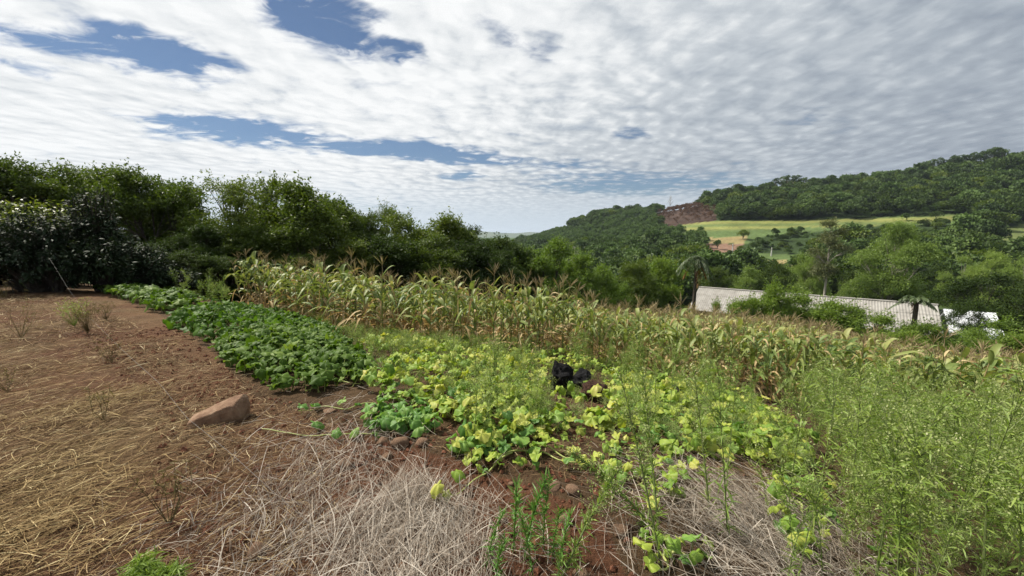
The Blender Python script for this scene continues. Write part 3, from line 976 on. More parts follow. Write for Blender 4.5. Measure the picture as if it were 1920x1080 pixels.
def place_shrub(name, ms_, px, Y, label, cat='shrub', group=None, rot=0.0, scale=1.0):
    x = pix_dir(px, 540)[0] / pix_dir(px, 540)[1] * Y
    p = np.array((x, Y, H(x, Y)))
    t = ob(name, None, None, tuple(p), (0, 0, rot), scale, label, cat, group)
    ob('foliage', ms_[0], t)
    ob('stems', ms_[1], t)
    return t


GS = 'dark glossy shrubs on the left'
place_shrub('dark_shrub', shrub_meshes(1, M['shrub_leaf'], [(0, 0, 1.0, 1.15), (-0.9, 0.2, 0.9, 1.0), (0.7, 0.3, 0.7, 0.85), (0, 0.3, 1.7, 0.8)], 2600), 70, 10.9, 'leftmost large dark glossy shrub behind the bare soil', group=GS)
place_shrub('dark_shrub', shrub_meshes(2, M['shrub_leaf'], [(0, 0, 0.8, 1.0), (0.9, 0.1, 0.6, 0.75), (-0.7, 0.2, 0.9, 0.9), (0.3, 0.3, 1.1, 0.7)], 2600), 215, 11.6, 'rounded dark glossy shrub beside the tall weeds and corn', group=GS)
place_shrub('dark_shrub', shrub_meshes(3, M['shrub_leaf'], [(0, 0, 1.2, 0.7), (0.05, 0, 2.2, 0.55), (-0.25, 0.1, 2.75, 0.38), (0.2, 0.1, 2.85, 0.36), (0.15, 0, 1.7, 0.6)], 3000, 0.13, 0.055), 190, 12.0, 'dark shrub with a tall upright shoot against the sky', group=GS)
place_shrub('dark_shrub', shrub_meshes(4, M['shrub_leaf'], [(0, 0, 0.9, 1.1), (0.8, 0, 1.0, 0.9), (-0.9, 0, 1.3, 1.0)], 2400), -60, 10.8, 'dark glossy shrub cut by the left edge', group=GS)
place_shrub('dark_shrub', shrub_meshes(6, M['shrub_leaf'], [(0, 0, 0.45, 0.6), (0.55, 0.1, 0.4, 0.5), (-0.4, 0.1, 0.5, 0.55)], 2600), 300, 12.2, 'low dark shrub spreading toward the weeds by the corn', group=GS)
place_shrub('yellow_shrub', shrub_meshes(5, M['shrub_leaf_yellow'], [(0, 0, 2.2, 0.7), (-0.6, 0.1, 2.4, 0.6), (0.5, 0.2, 2.3, 0.5), (-1.1, 0, 2.3, 0.6)], 1500, 0.11, 0.05), 80, 12.0, 'yellow leaved branches above the leftmost dark shrub')


# ------------------------------------------------------------------ scattered masses: instances of meshes of plants that stand in the scene
def scatter(name, pts, rz, sc, idx, protos, label, cat, tilt=None):
    pts = np.asarray(pts, np.float32)
    n = len(pts)
    me = bpy.data.meshes.new(name)
    me.vertices.add(n)
    me.vertices.foreach_set('co', pts.ravel())
    a = me.attributes.new('rot', 'FLOAT_VECTOR', 'POINT')
    rv = np.zeros((n, 3), np.float32)
    rv[:, 2] = rz
    if tilt is not None:
        rv[:, :2] = tilt
    a.data.foreach_set('vector', rv.ravel())
    a = me.attributes.new('size', 'FLOAT_VECTOR', 'POINT')
    sv = np.asarray(sc, np.float32)
    if sv.ndim == 1:
        sv = np.repeat(sv[:, None], 3, 1)
    a.data.foreach_set('vector', sv.ravel().astype(np.float32))
    a = me.attributes.new('pick', 'INT', 'POINT')
    a.data.foreach_set('value', np.asarray(idx, np.int32))
    o = ob(name, me, label=label, cat=cat, kind='stuff')
    ng = bpy.data.node_groups.new(name, 'GeometryNodeTree')
    ng.interface.new_socket('Geometry', in_out='INPUT', socket_type='NodeSocketGeometry')
    ng.interface.new_socket('Geometry', in_out='OUTPUT', socket_type='NodeSocketGeometry')
    N, Lk = ng.nodes, ng.links
    gi, go = N.new('NodeGroupInput'), N.new('NodeGroupOutput')
    ip = N.new('GeometryNodeInstanceOnPoints')
    ip.inputs['Pick Instance'].default_value = True
    jn = N.new('GeometryNodeJoinGeometry')
    for p in protos:
        oi = N.new('GeometryNodeObjectInfo')
        oi.transform_space = 'ORIGINAL'
        oi.inputs['Object'].default_value = p
        oi.inputs['As Instance'].default_value = False
        gt = N.new('GeometryNodeGeometryToInstance')
        Lk.new(oi.outputs['Geometry'], gt.inputs[0])
        Lk.new(gt.outputs[0], jn.inputs[0])

    def attr(nm, ty):
        q = N.new('GeometryNodeInputNamedAttribute')
        q.data_type = ty
        q.inputs[0].default_value = nm
        return q.outputs[0]
    Lk.new(gi.outputs[0], ip.inputs['Points'])
    Lk.new(jn.outputs[0], ip.inputs['Instance'])
    Lk.new(attr('pick', 'INT'), ip.inputs['Instance Index'])
    er = N.new('FunctionNodeEulerToRotation')
    Lk.new(attr('rot', 'FLOAT_VECTOR'), er.inputs[0])
    Lk.new(er.outputs[0], ip.inputs['Rotation'])
    Lk.new(attr('size', 'FLOAT_VECTOR'), ip.inputs['Scale'])
    Lk.new(ip.outputs[0], go.inputs[0])
    md = o.modifiers.new('scatter', 'NODES')
    md.node_group = ng
    return o


# ------------------------------------------------------------------ wooded hill
def hill_tree(seed, leaf, height, rx, base, lobes, n, size, lobe_r=0.42, trunk=0.14, bark='bark', flat=0.8):
    """tree seen from hundreds of metres: lobed crown of leaf sprays and a trunk"""
    r = np.random.default_rng(seed)
    crown, tr = MB(), MB()
    cz, hz = height * (1 + base) / 2, height * (1 - base) / 2
    for i in range(lobes):
        v = rand_dirs(r, 1)[0]
        v[2] = v[2] * 0.6 + 0.25
        c = np.array((v[0] * rx * 0.55, v[1] * rx * 0.55, cz + v[2] * hz * 0.65))
        R = lobe_r * rx * r.uniform(0.8, 1.25)
        k = int(n / lobes)
        u = rand_dirs(r, k)
        u[:, 2] = np.where(u[:, 2] < -0.3, -u[:, 2], u[:, 2])
        b = c + u * R * np.array((1, 1, flat)) * r.uniform(0.75, 1.05, (k, 1))
        d = nrm(u * 0.35 + rand_dirs(r, k) + np.array((0, 0, -0.1)))
        crown.add(*rhombs(b, d, size * r.uniform(0.7, 1.4, k), size * 0.7 * r.uniform(0.7, 1.3, k), r))
        tr.add(*tube([(0, 0, height * base), (c * np.array((0.4, 0.4, 1)) + np.array((0, 0, height * base))) / 2, c], [trunk * 0.7, trunk * 0.4, trunk * 0.15], 4))
    tr.add(*tube([(0, 0, -1.0), (0, 0, height * base * 0.5), (0, 0, height * 0.8)], [trunk, trunk * 0.8, trunk * 0.3], 5))
    return crown.mesh('crown', [leaf], smooth=False), tr.mesh('trunk', [M[bark]])


hill_round = [hill_tree(200 + i, M[['forest_leaf', 'tree_leaf_dark', 'plantation_leaf', 'forest_leaf', 'tree_leaf'][i]], [9.0, 8.0, 10.5, 11.0, 8.0][i], [4.6, 5.2, 3.6, 4.2, 4.8][i], 0.1, [12, 9, 14, 10, 12][i], 760, 0.85) for i in range(5)]
hill_pine = [hill_tree(210 + i, M['plantation_leaf'], 10.0, 2.1, 0.08, 10, 380, 0.7, 0.5, flat=1.3) for i in range(3)]
hill_tall = [hill_tree(220 + i, M['forest_leaf'], 16.0, 3.0, 0.34, 9, 420, 0.75, 0.46, 0.2, 'bark_pale', 1.0) for i in range(3)]
hill_dead = [hill_tree(230, M['dead_leaf'], 5.0, 2.0, 0.2, 6, 130, 0.5, 0.45)]


def hill_thing(name, ms_, x, y, s, label, cat, group, sink=0.0):
    t = ob(name, None, None, (x, y, H(x, y) - sink), (0, 0, random.uniform(0, 6.28)), s, label, cat, group)
    c = ob('crown', ms_[0], t)
    ob('trunk', ms_[1], t)
    return c


# trees one can tell apart against the sky along the ridge
ridge_x = [1738, 1752, 1766, 1775, 1789, 1797, 1808, 1817, 1826, 1834, 1843, 1850, 1858, 1866, 1874, 1882]
ridge_top = [298, 296, 293, 295, 289, 291, 286, 288, 283, 285, 281, 282, 275, 274, 273, 275]
protos_tall = []
ORD = ['leftmost', 'second', 'third', 'fourth', 'fifth', 'sixth', 'seventh', 'eighth', 'ninth', 'tenth', 'eleventh', 'twelfth', 'thirteenth', 'fourteenth', 'fifteenth', 'rightmost']
for i, (a, b) in enumerate(zip(ridge_x, ridge_top)):
    Y = 312 - i * 1.0
    d = pix_dir(a, b)
    x = d[0] / d[1] * Y
    h = CAM_Z + d[2] / d[1] * Y - H(x, Y)
    c = hill_thing('ridge_tree', hill_tall[i % 3], x, Y, max(h, 6) / 16.0, 'slender tall tree, %s from the left in the row on the ridge' % ORD[i] if 0 < i < 15 else '%s slender tall tree of the row on the ridge' % ORD[i], 'tree', 'slender trees on the ridge')
    protos_tall.append(c)
for i, (a, b) in enumerate([(1446, 338), (1456, 332), (1467, 329), (1478, 325), (1489, 327), (1499, 326), (1509, 330), (1519, 334), (1528, 338)]):
    Y = 352
    d = pix_dir(a, b)
    x = d[0] / d[1] * Y
    h = CAM_Z + d[2] / d[1] * Y - H(x, Y)
    hill_thing('ridge_tree', hill_tall[i % 3], x, Y, (1.1, 1.1, max(h, 8) / 16.0), 'tall tree, %s from the left in the clump on the middle of the ridge' % ORD[i] if i else 'leftmost tall tree of the clump on the middle of the ridge', 'tree', 'clump of tall trees on the ridge')

# lone trees on the hillside, whose crowns also serve the wood
lone = [((1866, 455), hill_round[3], 0.6, 'single small dark tree on the bright meadow at the right'),
        ((1700, 414), hill_round[0], 0.55, 'small bush at the right end of the yellow field'),
        ((1755, 412), hill_round[1], 0.6, 'small round tree on the yellow field right of the broad feathery tree'),
        ((1345, 468), hill_round[2], 0.55, 'small tree on the bare pinkish soil patch below the yellow field'),
        ((1393, 449), hill_round[4], 0.7, 'small round tree at the left end of the dark tree belt'),
        ((1232, 430), hill_round[1], 1.1, 'large round tree left of the burnt brown slope')]
protos_round = []
for (p, ms_, s, lb) in lone:
    q = at(*p)
    protos_round.append(hill_thing('lone_tree', ms_, q[0], q[1], s, lb, 'tree', None, 0.3))
q = at(1110, 455)
pp0 = [hill_thing('plantation_tree', hill_pine[i], q[0] + i * 9, q[1] + i * 14, 1.0, ['front', 'middle', 'rear'][i] + ' slender tree of three in the planted wood on the left slope', 'tree', 'planted trees on the left slope') for i in range(3)]
q = at(1300, 398)
pd0 = [hill_thing('dead_tree', hill_dead[0], q[0], q[1], 1.2, 'brown dead tree on the burnt slope', 'tree', None)]

CLEAR = [Z_YELLOW, Z_GREEN, Z_TAN1, Z_PINK, Z_GREEN2, Z_TAN2, Z_MEADOW, Z_MEADOW2]
r = np.random.default_rng(300)
Z_PLANT = [(985, 445), (1080, 432), (1180, 404), (1225, 398), (1232, 432), (1320, 452), (1330, 474), (1240, 472), (1100, 470), (985, 462)]


def hill_points(spacing, y0, y1, t0, t1, seed):
    r = np.random.default_rng(seed)
    area = (t1 - t0) * (y1 ** 2 - y0 ** 2) / 2
    n = int(area / spacing ** 2)
    y = np.sqrt(r.uniform(y0 ** 2, y1 ** 2, n))
    t = r.uniform(t0, t1, n)
    x = t * y
    return x, y, Hn(x, y)


x, y, z = hill_points(4.7, 95, 560, 0.0, 1.72, 301)
px, py = to_px(x, y, z)
keep = np.ones(len(x), bool)
for poly in CLEAR + [Z_BURNT]:
    keep &= ~in_poly(px, py, poly)
    keep &= ~in_poly(px, py - 3, poly)
wood = keep & ~in_poly(px, py, Z_PLANT)
# trees below a clearing stay low enough not to hide it
nw = int(wood.sum())
s = 0.5 + 1.05 * r.random(nw) ** 1.6 * (0.78 + 0.22 * r.random(nw))
front = np.zeros(len(x), bool)
for poly in CLEAR:
    for dy in (6, 12, 18, 26, 34, 42):
        front |= in_poly(px, py - dy, poly)
s *= np.where(front[wood], 0.42, 1.0)
scatter('hill_wood', np.stack([x, y, z - 0.8], -1)[wood], r.uniform(0, 6.28, nw), s, r.integers(0, len(protos_round), nw), protos_round, 'dense dark green wood covering the hill', 'wood')
x2, y2, z2 = hill_points(4.2, 150, 620, 0.0, 0.62, 302)
px2, py2 = to_px(x2, y2, z2)
pl = in_poly(px2, py2, Z_PLANT)
n2 = int(pl.sum())
scatter('planted_wood', np.stack([x2, y2, z2 - 0.5], -1)[pl], r.uniform(0, 6.28, n2), r.uniform(0.6, 1.0, n2), r.integers(0, 3, n2), pp0, 'planted wood of slender trees on the left slope of the hill', 'wood')
bx, by, bz = hill_points(3.6, 220, 420, 0.3, 0.62, 303)
bpx, bpy_ = to_px(bx, by, bz)
bk = in_poly(bpx, bpy_, Z_BURNT) & (bpy_ < 402 + r.uniform(-10, 24, len(bx)))
nb = int(bk.sum())
scatter('dead_scrub', np.stack([bx, by, bz - 0.3], -1)[bk], r.uniform(0, 6.28, nb), r.uniform(0.4, 1.2, nb), np.zeros(nb, int), pd0, 'brown dead scrub on the burnt slope', 'scrub')


def bare_tree(px, py_base, py_top, label, seed, Y):
    r = np.random.default_rng(seed)
    d = pix_dir(px, py_top)
    x = d[0] / d[1] * Y
    zg = H(x, Y)
    h = CAM_Z + d[2] / d[1] * Y - zg
    t = ob('bare_tree', None, None, (x, Y, zg), label=label, cat='tree')
    mb, br_ = MB(), MB()
    mb.add(*tube([(0, 0, 0), (0.1, 0, h * .5), (0, 0, h)], [0.28, 0.2, 0.06], 5))
    for i in range(26):
        z0 = h * r.uniform(0.35, 0.95)
        a = r.uniform(0, 6.28)
        L = (h - z0) * 0.5 + 1.0
        e = np.array((math.cos(a) * L * .6, math.sin(a) * L * .6, z0 + L * .7))
        br_.add(*tube([(0, 0, z0), (e + np.array((0, 0, z0))) / 2 * np.array((1, 1, .97)), e], [0.12, 0.08, 0.04], 4))
    ob('trunk', mb.mesh('trunk', [M['bark_pale']]), t)
    ob('branches', br_.mesh('branches', [M['bark_pale']]), t)


bare_tree(1257, 385, 366, 'bare leafless tree standing on the ridge above the burnt slope', 5, 430)
bare_tree(1078, 470, 462, 'bare grey leafless tree behind the light green trees', 6, 110)


# ------------------------------------------------------------------ utility poles
def pole(px, py_top, py_base, label):
    p = at(px, py_base)
    h = (py_base - py_top) / FPX * p[1]
    t = ob('utility_pole', None, None, tuple(p), label=label, cat='pole', group='concrete poles in the valley')
    mb = MB()
    mb.add(*tube([(0, 0, -0.5), (0, 0, h * 0.5), (0, 0, h)], [0.3, 0.26, 0.2], 8))
    ob('shaft', mb.mesh('shaft', [M['concrete']]), t)
    mb = MB()
    mb.add(*boxv(-1.0, 1.0, -0.08, 0.08, h - 0.9, h - 0.74))
    ob('cross_arm', mb.mesh('cross_arm', [M['shed_wood']]), t)


pole(1373, 457, 476, 'left concrete pole standing in front of the dark tree belt')
pole(1446, 464, 480, 'right concrete pole standing in front of the dark tree belt')

# ------------------------------------------------------------------ long shed
RL, RR = at_y(1311, 539, 62.0), None
ridge_z = RL[2]
dR = pix_dir(1758, 573)
YR = (ridge_z - CAM_Z) / (dR[2] / dR[1])
RR = np.array((dR[0] / dR[1] * YR, YR, ridge_z))
ax = RR - RL
LEN = float(np.linalg.norm(ax))
ang = math.atan2(ax[1], ax[0])
HALF, DROP = 5.6, 2.75


def corrugated(wid, slope_len, pitch, amp, thick=0.012, per=10):
    n = int(round(wid / pitch)) * per
    u = np.linspace(0, wid, n + 1)
    z = amp * np.sin(u / pitch * 2 * PI)
    ys_ = np.linspace(0, slope_len, 2)
    V = np.array([[(a, b, c) for a, c in zip(u, z)] for b in ys_])
    V2 = V.copy()
    V2[..., 2] -= thick
    mb = MB()
    mb.add(V.reshape(-1, 3), quads_grid(1, 2, n + 1))
    mb.add(V2.reshape(-1, 3), quads_grid(1, 2, n + 1)[:, ::-1])
    return mb


shed = ob('shed', None, None, (RL[0], RL[1], ridge_z), (0, 0, ang), label='long low shed with a weathered corrugated grey roof', cat='shed')
slope = math.hypot(HALF, DROP)
rowsn = 3
SW = 1.1
sheet_me = corrugated(SW + 0.02, slope / rowsn + 0.12, 0.275, 0.024, per=6).mesh('roof_sheet', [M['cement_sheet']])
rs = random.Random(5)
roof = ob('roof', None, shed)
nsh = int(LEN / SW)
tilt = math.atan2(DROP, HALF)
for side in (-1, 1):
    for i in range(nsh):
        for k in range(rowsn):
            s0 = k * slope / rowsn
            yy, zz_ = s0 * math.cos(tilt), -s0 * math.sin(tilt)
            lift = 0.05 - 0.0 * k + rs.uniform(-0.006, 0.006)
            if side < 0:
                o = ob('roof_sheet', sheet_me, roof, (i * SW + SW, -yy, zz_ + lift - 0.016 * k), (tilt, 0, PI))
                o.rotation_euler = (-tilt, 0, PI)
                o.rotation_euler = Euler((0, 0, PI)).to_matrix().to_4x4().to_euler()
                o.matrix_local = Matrix.Translation((i * SW + SW, -yy, zz_ + lift - 0.016 * k)) @ Matrix.Rotation(PI, 4, 'Z') @ Matrix.Rotation(-tilt + 0.004, 4, 'X')
            else:
                o = ob('roof_sheet', sheet_me, roof)
                o.matrix_local = Matrix.Translation((i * SW, yy, zz_ + lift - 0.016 * k)) @ Matrix.Rotation(-tilt + 0.004, 4, 'X')
RLEN = nsh * SW
mb = MB()
mb.add(*tube([(-0.05, 0, 0.09), (RLEN * .5, 0, 0.09), (RLEN + 0.05, 0, 0.09)], 0.13, 8))
ob('ridge_cap', mb.mesh('ridge_cap', [M['cement_sheet']]), roof)
WALL = 2.3
for side in (-1, 1):
    mb = MB()
    mb.add(*boxv(0.3, RLEN - 0.3, side * (HALF - 0.62) - 0.08, side * (HALF - 0.62) + 0.08, -DROP - WALL - 1.5, -DROP - WALL + 0.75))
    ob('low_wall', mb.mesh('low_wall', [M['shed_wall']]), shed)
    mb = MB()
    mb.add(*boxv(0.32, RLEN - 0.32, side * (HALF - 0.7) - 0.02, side * (HALF - 0.7) + 0.02, -DROP - WALL + 0.76, -DROP + 0.15))
    ob('curtain', mb.mesh('curtain', [M['mesh_curtain']]), shed)
    pm = MB().add(*boxv(-0.09, 0.09, -0.09, 0.09, -DROP - WALL - 1.0, -DROP + 0.17)).mesh('post', [M['shed_wood']])
    k = 0.4
    while k < RLEN:
        ob('post', pm, shed, (k, side * (HALF - 0.42), 0))
        k += 3.3
for e in (0.25, RLEN - 0.25):
    mb = MB()
    V = np.array([(e, -HALF + .5, -DROP - WALL - 1), (e, HALF - .5, -DROP - WALL - 1), (e, HALF - .5, -DROP + .16), (e, 0, -0.12), (e, -HALF + .5, -DROP + .16)])
    V = np.concatenate([V - (0.07, 0, 0), V + (0.07, 0, 0)])
    mb.add(V, np.array([(0, 1, 2, 4), (5, 9, 7, 6)]))
    mb.add(V, np.array([(4, 2, 3), (9, 8, 7)]))
    mb.add(V, np.array([(i, (i + 1) % 5, (i + 1) % 5 + 5, i + 5) for i in range(5)]))
    ob('gable_wall', mb.mesh('gable_wall', [M['shed_wall']]), shed)

# white annex continuing the line of the shed
ax_n = ax / LEN
A0 = RL + ax_n * (RLEN + 0.5)
annex = ob('annex', None, None, (A0[0], A0[1], ridge_z - 0.35), (0, 0, ang), label='bright white roofed annex at the right end of the long shed', cat='shed')
aroof = ob('roof', None, annex)
asheet = corrugated(1.02, slope * 0.9, 0.255, 0.02, per=4).mesh('roof_sheet', [M['white_sheet']])
for i in range(4):
    for side in (-1, 1):
        o = ob('roof_sheet', asheet, aroof)
        if side < 0:
            o.matrix_local = Matrix.Translation((i * 1.0 + 1.0, 0, 0.02)) @ Matrix.Rotation(PI, 4, 'Z') @ Matrix.Rotation(-tilt, 4, 'X')
        else:
            o.matrix_local = Matrix.Translation((i * 1.0, 0, 0.02)) @ Matrix.Rotation(-tilt, 4, 'X')
for side in (-1, 1):
    mb = MB()
    mb.add(*boxv(0.2, 3.8, side * 4.3 - 0.07, side * 4.3 + 0.07, -7.0, -2.25))
    ob('wall', mb.mesh('wall', [M['white_sheet']]), annex)
for e in (0.2, 3.8):
    mb = MB()
    V = np.array([(e, -4.2, -7), (e, 4.2, -7), (e, 4.2, -2.25), (e, 0, -0.15), (e, -4.2, -2.25)])
    V = np.concatenate([V - (0.06, 0, 0), V + (0.06, 0, 0)])
    mb.add(V, np.array([(0, 1, 2, 4), (5, 9, 7, 6)]))
    mb.add(V, np.array([(4, 2, 3), (9, 8, 7)]))
    mb.add(V, np.array([(i, (i + 1) % 5, (i + 1) % 5 + 5, i + 5) for i in range(5)]))
    ob('gable_wall', mb.mesh('gable_wall', [M['white_sheet']]), annex)


# ------------------------------------------------------------------ palms
def palm(px, Y, top, label, n=20, L=2.6, droop=1.0, dead=5, seed=0, lift=0.0):
    r = np.random.default_rng(seed)
    d = pix_dir(px, top)
    x = d[0] / d[1] * Y
    zg = H(x, Y)
    h = CAM_Z + d[2] / d[1] * Y - zg - L * 0.22
    t = ob('palm', None, None, (x, Y, zg), label=label, cat='palm', group='palms by the shed')
    u = np.linspace(0, 1, 10)
    mb = MB()
    mb.add(*tube(np.stack([0.12 * np.sin(u * 2.5), 0 * u, u * h], -1), 0.20 - 0.05 * u, 8))
    ob('trunk', mb.mesh('trunk', [M['bark']]), t)
    for i in range(n + dead):
        isd = i >= n
        a = i * 2.399 + r.uniform(-.2, .2)
        el = r.uniform(0.05, 1.2) if not isd else r.uniform(-0.9, -0.3)
        o_ = np.array((math.cos(a), math.sin(a), 0))
        dd = nrm(o_ * math.cos(el) + np.array((0, 0, math.sin(el))))
        uu = np.linspace(0, 1, 9)[:, None]
        ll = L * r.uniform(0.85, 1.1) * (0.8 if isd else 1)
        P = np.array((0, 0, h)) + dd * ll * uu + np.array((0, 0, -1.0)) * ll * droop * 0.75 * uu ** 2
        mb = MB()
        mb.add(*tube(P, np.linspace(0.03, 0.006, 9), 4))
        m = 90
        q = r.uniform(0.1, 1, m)
        k = np.clip((q * 8).astype(int), 0, 7)
        f = (q * 8 - k)[:, None]
        B = P[k] * (1 - f) + P[k + 1] * f
        T = nrm(P[k + 1] - P[k])
        sd = nrm(np.cross(T, np.array((0, 0, 1.0)))) * np.where(np.arange(m) % 2, 1, -1)[:, None]
        D = nrm(sd * 0.8 + T * 0.55 + np.array((0, 0, -0.25)))
        lw = L * 0.24 * (1 - 0.6 * np.abs(q - 0.45))
        mb.add(*ribbon(B, D, lw, L * 0.03, nrm(np.cross(D, np.array((0, 0, 1.0)) + 0.3 * rand_dirs(r, m))), np.tile((0, 0, -0.45), (m, 1)), [0.6, 1, 0.1]), 0)
        ob('dead_frond' if isd else 'frond', mb.mesh('frond', [M['palm_dead' if isd else 'palm_leaf']], smooth=False), t)


palm(1305, 41, 478, 'tall drooping palm at the left end of the shed', 34, 1.9, 1.45, 4, 1)
palm(1718, 30, 556, 'small palm in front of the right end of the shed', 16, 1.35, 0.9, 1, 2)

# ------------------------------------------------------------------ corn
NCV = 8


def corn_parts(seed):
    """stalk, list of leaves, tassel, ear of one plant about 1.55 m to the top leaf"""
    r = np.random.default_rng(seed)
    h = r.uniform(1.25, 1.45)
    lean = r.uniform(-0.08, 0.08, 2)
    st = MB()
    u = np.linspace(0, 1, 6)
    P = np.stack([lean[0] * u ** 2, lean[1] * u ** 2, h * u], -1)
    st.add(*tube(P, np.linspace(0.013, 0.006, 6), 5), 0 if r.random() < .6 else 1)
    leaves = []
    n = 11
    az = r.uniform(0, PI)
    for i in range(n):
        f = 0.10 + 0.86 * i / (n - 1)
        b = np.array((lean[0] * f * f, lean[1] * f * f, h * f))
        a = az + (i % 2) * PI + r.uniform(-0.5, 0.5)
        o_ = np.array((math.cos(a), math.sin(a), 0))
        dryp = 0.95 if f < 0.28 else (0.5 if f < 0.48 else 0.13)
        dry = r.random() < dryp
        el = r.uniform(0.85, 1.3) if f > 0.5 else r.uniform(0.5, 1.1)
        d = nrm(o_ * math.cos(el) + np.array((0, 0, math.sin(el))))
        L = r.uniform(0.55, 0.9) * (0.75 if f > 0.85 else 1)
        bendz = -r.uniform(0.45, 1.05) * (1.45 if dry else 1)
        side = nrm(np.cross(d, np.array((0, 0, 1.0))) + rand_dirs(r, 1)[0] * (0.5 if dry else 0.18))
        bend = np.array((0, 0, bendz)) + o_ * r.uniform(-0.25, 0.2) + np.cross(o_, (0, 0, 1)) * r.uniform(-0.25, 0.25)
        prof = [0.5, 0.95, 1.0, 0.9, 0.75, 0.5, 0.06]
        mb = MB()
        wv = r.uniform(0.06, 0.09) * (0.6 if dry else 1)
        V, F = ribbon([b], [d], L, wv, [side], [bend], prof, fold=0.22)
        V = V + 0.006 * np.sin(np.arange(len(V)) * 2.3 + i)[:, None]
        mb.add(V, F)
        leaves.append((mb, dry))
    ta = MB()
    k = 8
    tip = P[-1]
    d = nrm(np.stack([r.normal(size=k) * 0.4, r.normal(size=k) * 0.4, np.ones(k)], -1))
    d[0] = (0, 0, 1)
    ta.add(*tube([tip, tip + (0, 0, 0.16)], [0.006, 0.004], 4))
    bb = np.tile(tip + np.array((0, 0, 0.12)), (k, 1)) + np.array([(0, 0, 0.012 * j) for j in range(k)])
    ta.add(*ribbon(bb, d, r.uniform(0.13, 0.25, k), 0.009, nrm(np.cross(d, rand_dirs(r, k))), np.stack([d[:, 0], d[:, 1], -0.2 + 0 * d[:, 2]], -1) * 0.35, [0.5, 1, 1, 0.3]))
    ta.add(*ribbon(bb, d, r.uniform(0.13, 0.25, k), 0.009, nrm(np.cross(d, rand_dirs(r, k))), np.stack([d[:, 0], d[:, 1], -0.2 + 0 * d[:, 2]], -1) * 0.35, [0.5, 1, 1, 0.3]))
    ear = None
    if r.random() < 0.6:
        a = r.uniform(0, 6.28)
        o_ = np.array((math.cos(a), math.sin(a), 0))
        b = np.array((0, 0, h * 0.45))
        u = np.linspace(0, 1, 6)[:, None]
        ear = MB()
        ear.add(*tube(b + (o_ * 0.35 + np.array((0, 0, 1))) * 0.2 * u, [0.008, 0.022, 0.026, 0.024, 0.016, 0.004], 6))
    return st, leaves, ta, ear


cm = [M['corn_green'], M['corn_dry'], M['corn_tassel']]
CORN = []
for i in range(NCV):
    st, lv, ta, ear = corn_parts(500 + i)
    joined = MB()
    for src, mi in [(st, None)] + ([(ta, 2)] if i % 8 not in (2, 5) else []) + [(q, 1 if dd else 0) for q, dd in lv] + ([(ear, 1)] if ear else []):
        o_ = joined.n
        for V in src.V:
            joined.V.append(V)
        for F in src.F4:
            joined.F4.append(F + o_)
        for mm in src.M4:
            joined.M4.append(mm if mi is None else np.full(len(mm), mi, np.int32))
        joined.n += src.n
    CORN.append(dict(
        stalk=st.mesh('stalk', cm), leaves=[q.mesh('leaf', [M['corn_dry'] if dd else M['corn_green']]) for q, dd in lv],
        tassel=ta.mesh('tassel', [M['corn_tassel']], False) if i % 8 not in (2, 5) else None, ear=ear.mesh('ear', [M['corn_dry']]) if ear else None,
        joined=joined.mesh('corn_plant', cm)))

# rows follow the front edge of the field
EDGE = np.array([(-9.6, 13.2), (-7.0, 11.6), (-3.3, 9.0), (-0.7, 8.5), (1.7, 8.7), (3.8, 8.0), (5.5, 7.5), (7.5, 7.0), (10.5, 6.6), (16, 6.6), (24, 7.0)])
r = np.random.default_rng(510)
corn_pts = []
seg = np.linalg.norm(np.diff(EDGE, axis=0), axis=1)
cum = np.concatenate([[0], np.cumsum(seg)])
back = np.array((0.28, 0.96))
for row in range(26):
    sdist = r.uniform(0, 0.2)
    while sdist < cum[-1]:
        e = np.array([np.interp(sdist, cum, EDGE[:, k]) for k in (0, 1)])
        p = e + back * (row * 0.82 + r.normal() * 0.06) + r.normal(size=2) * 0.05
        sdist += r.uniform(0.17, 0.31)
        lim = 17.5 + 0.42 * (p[0] + 8.6)                      # back edge of the field
        lim = min(lim, 27.5 - max(0, p[0] - 12) * 0.75)
        if p[1] > lim or r.random() < 0.07:
            continue
        t_ = p[0] / p[1]
        if not (-0.755 < t_ < 1.62):
            continue
        corn_pts.append((p[0], p[1], row))
corn_pts = np.array(corn_pts)
cz_ = Hn(corn_pts[:, 0], corn_pts[:, 1])
dist = np.hypot(corn_pts[:, 0], corn_pts[:, 1])
order = np.lexsort((dist, corn_pts[:, 2]))
front = [k for k in order if corn_pts[k, 0] / corn_pts[k, 1] < 1.38][:300]
front_set = set(front)
GC = 'corn plants standing in rows'
single_corn = []
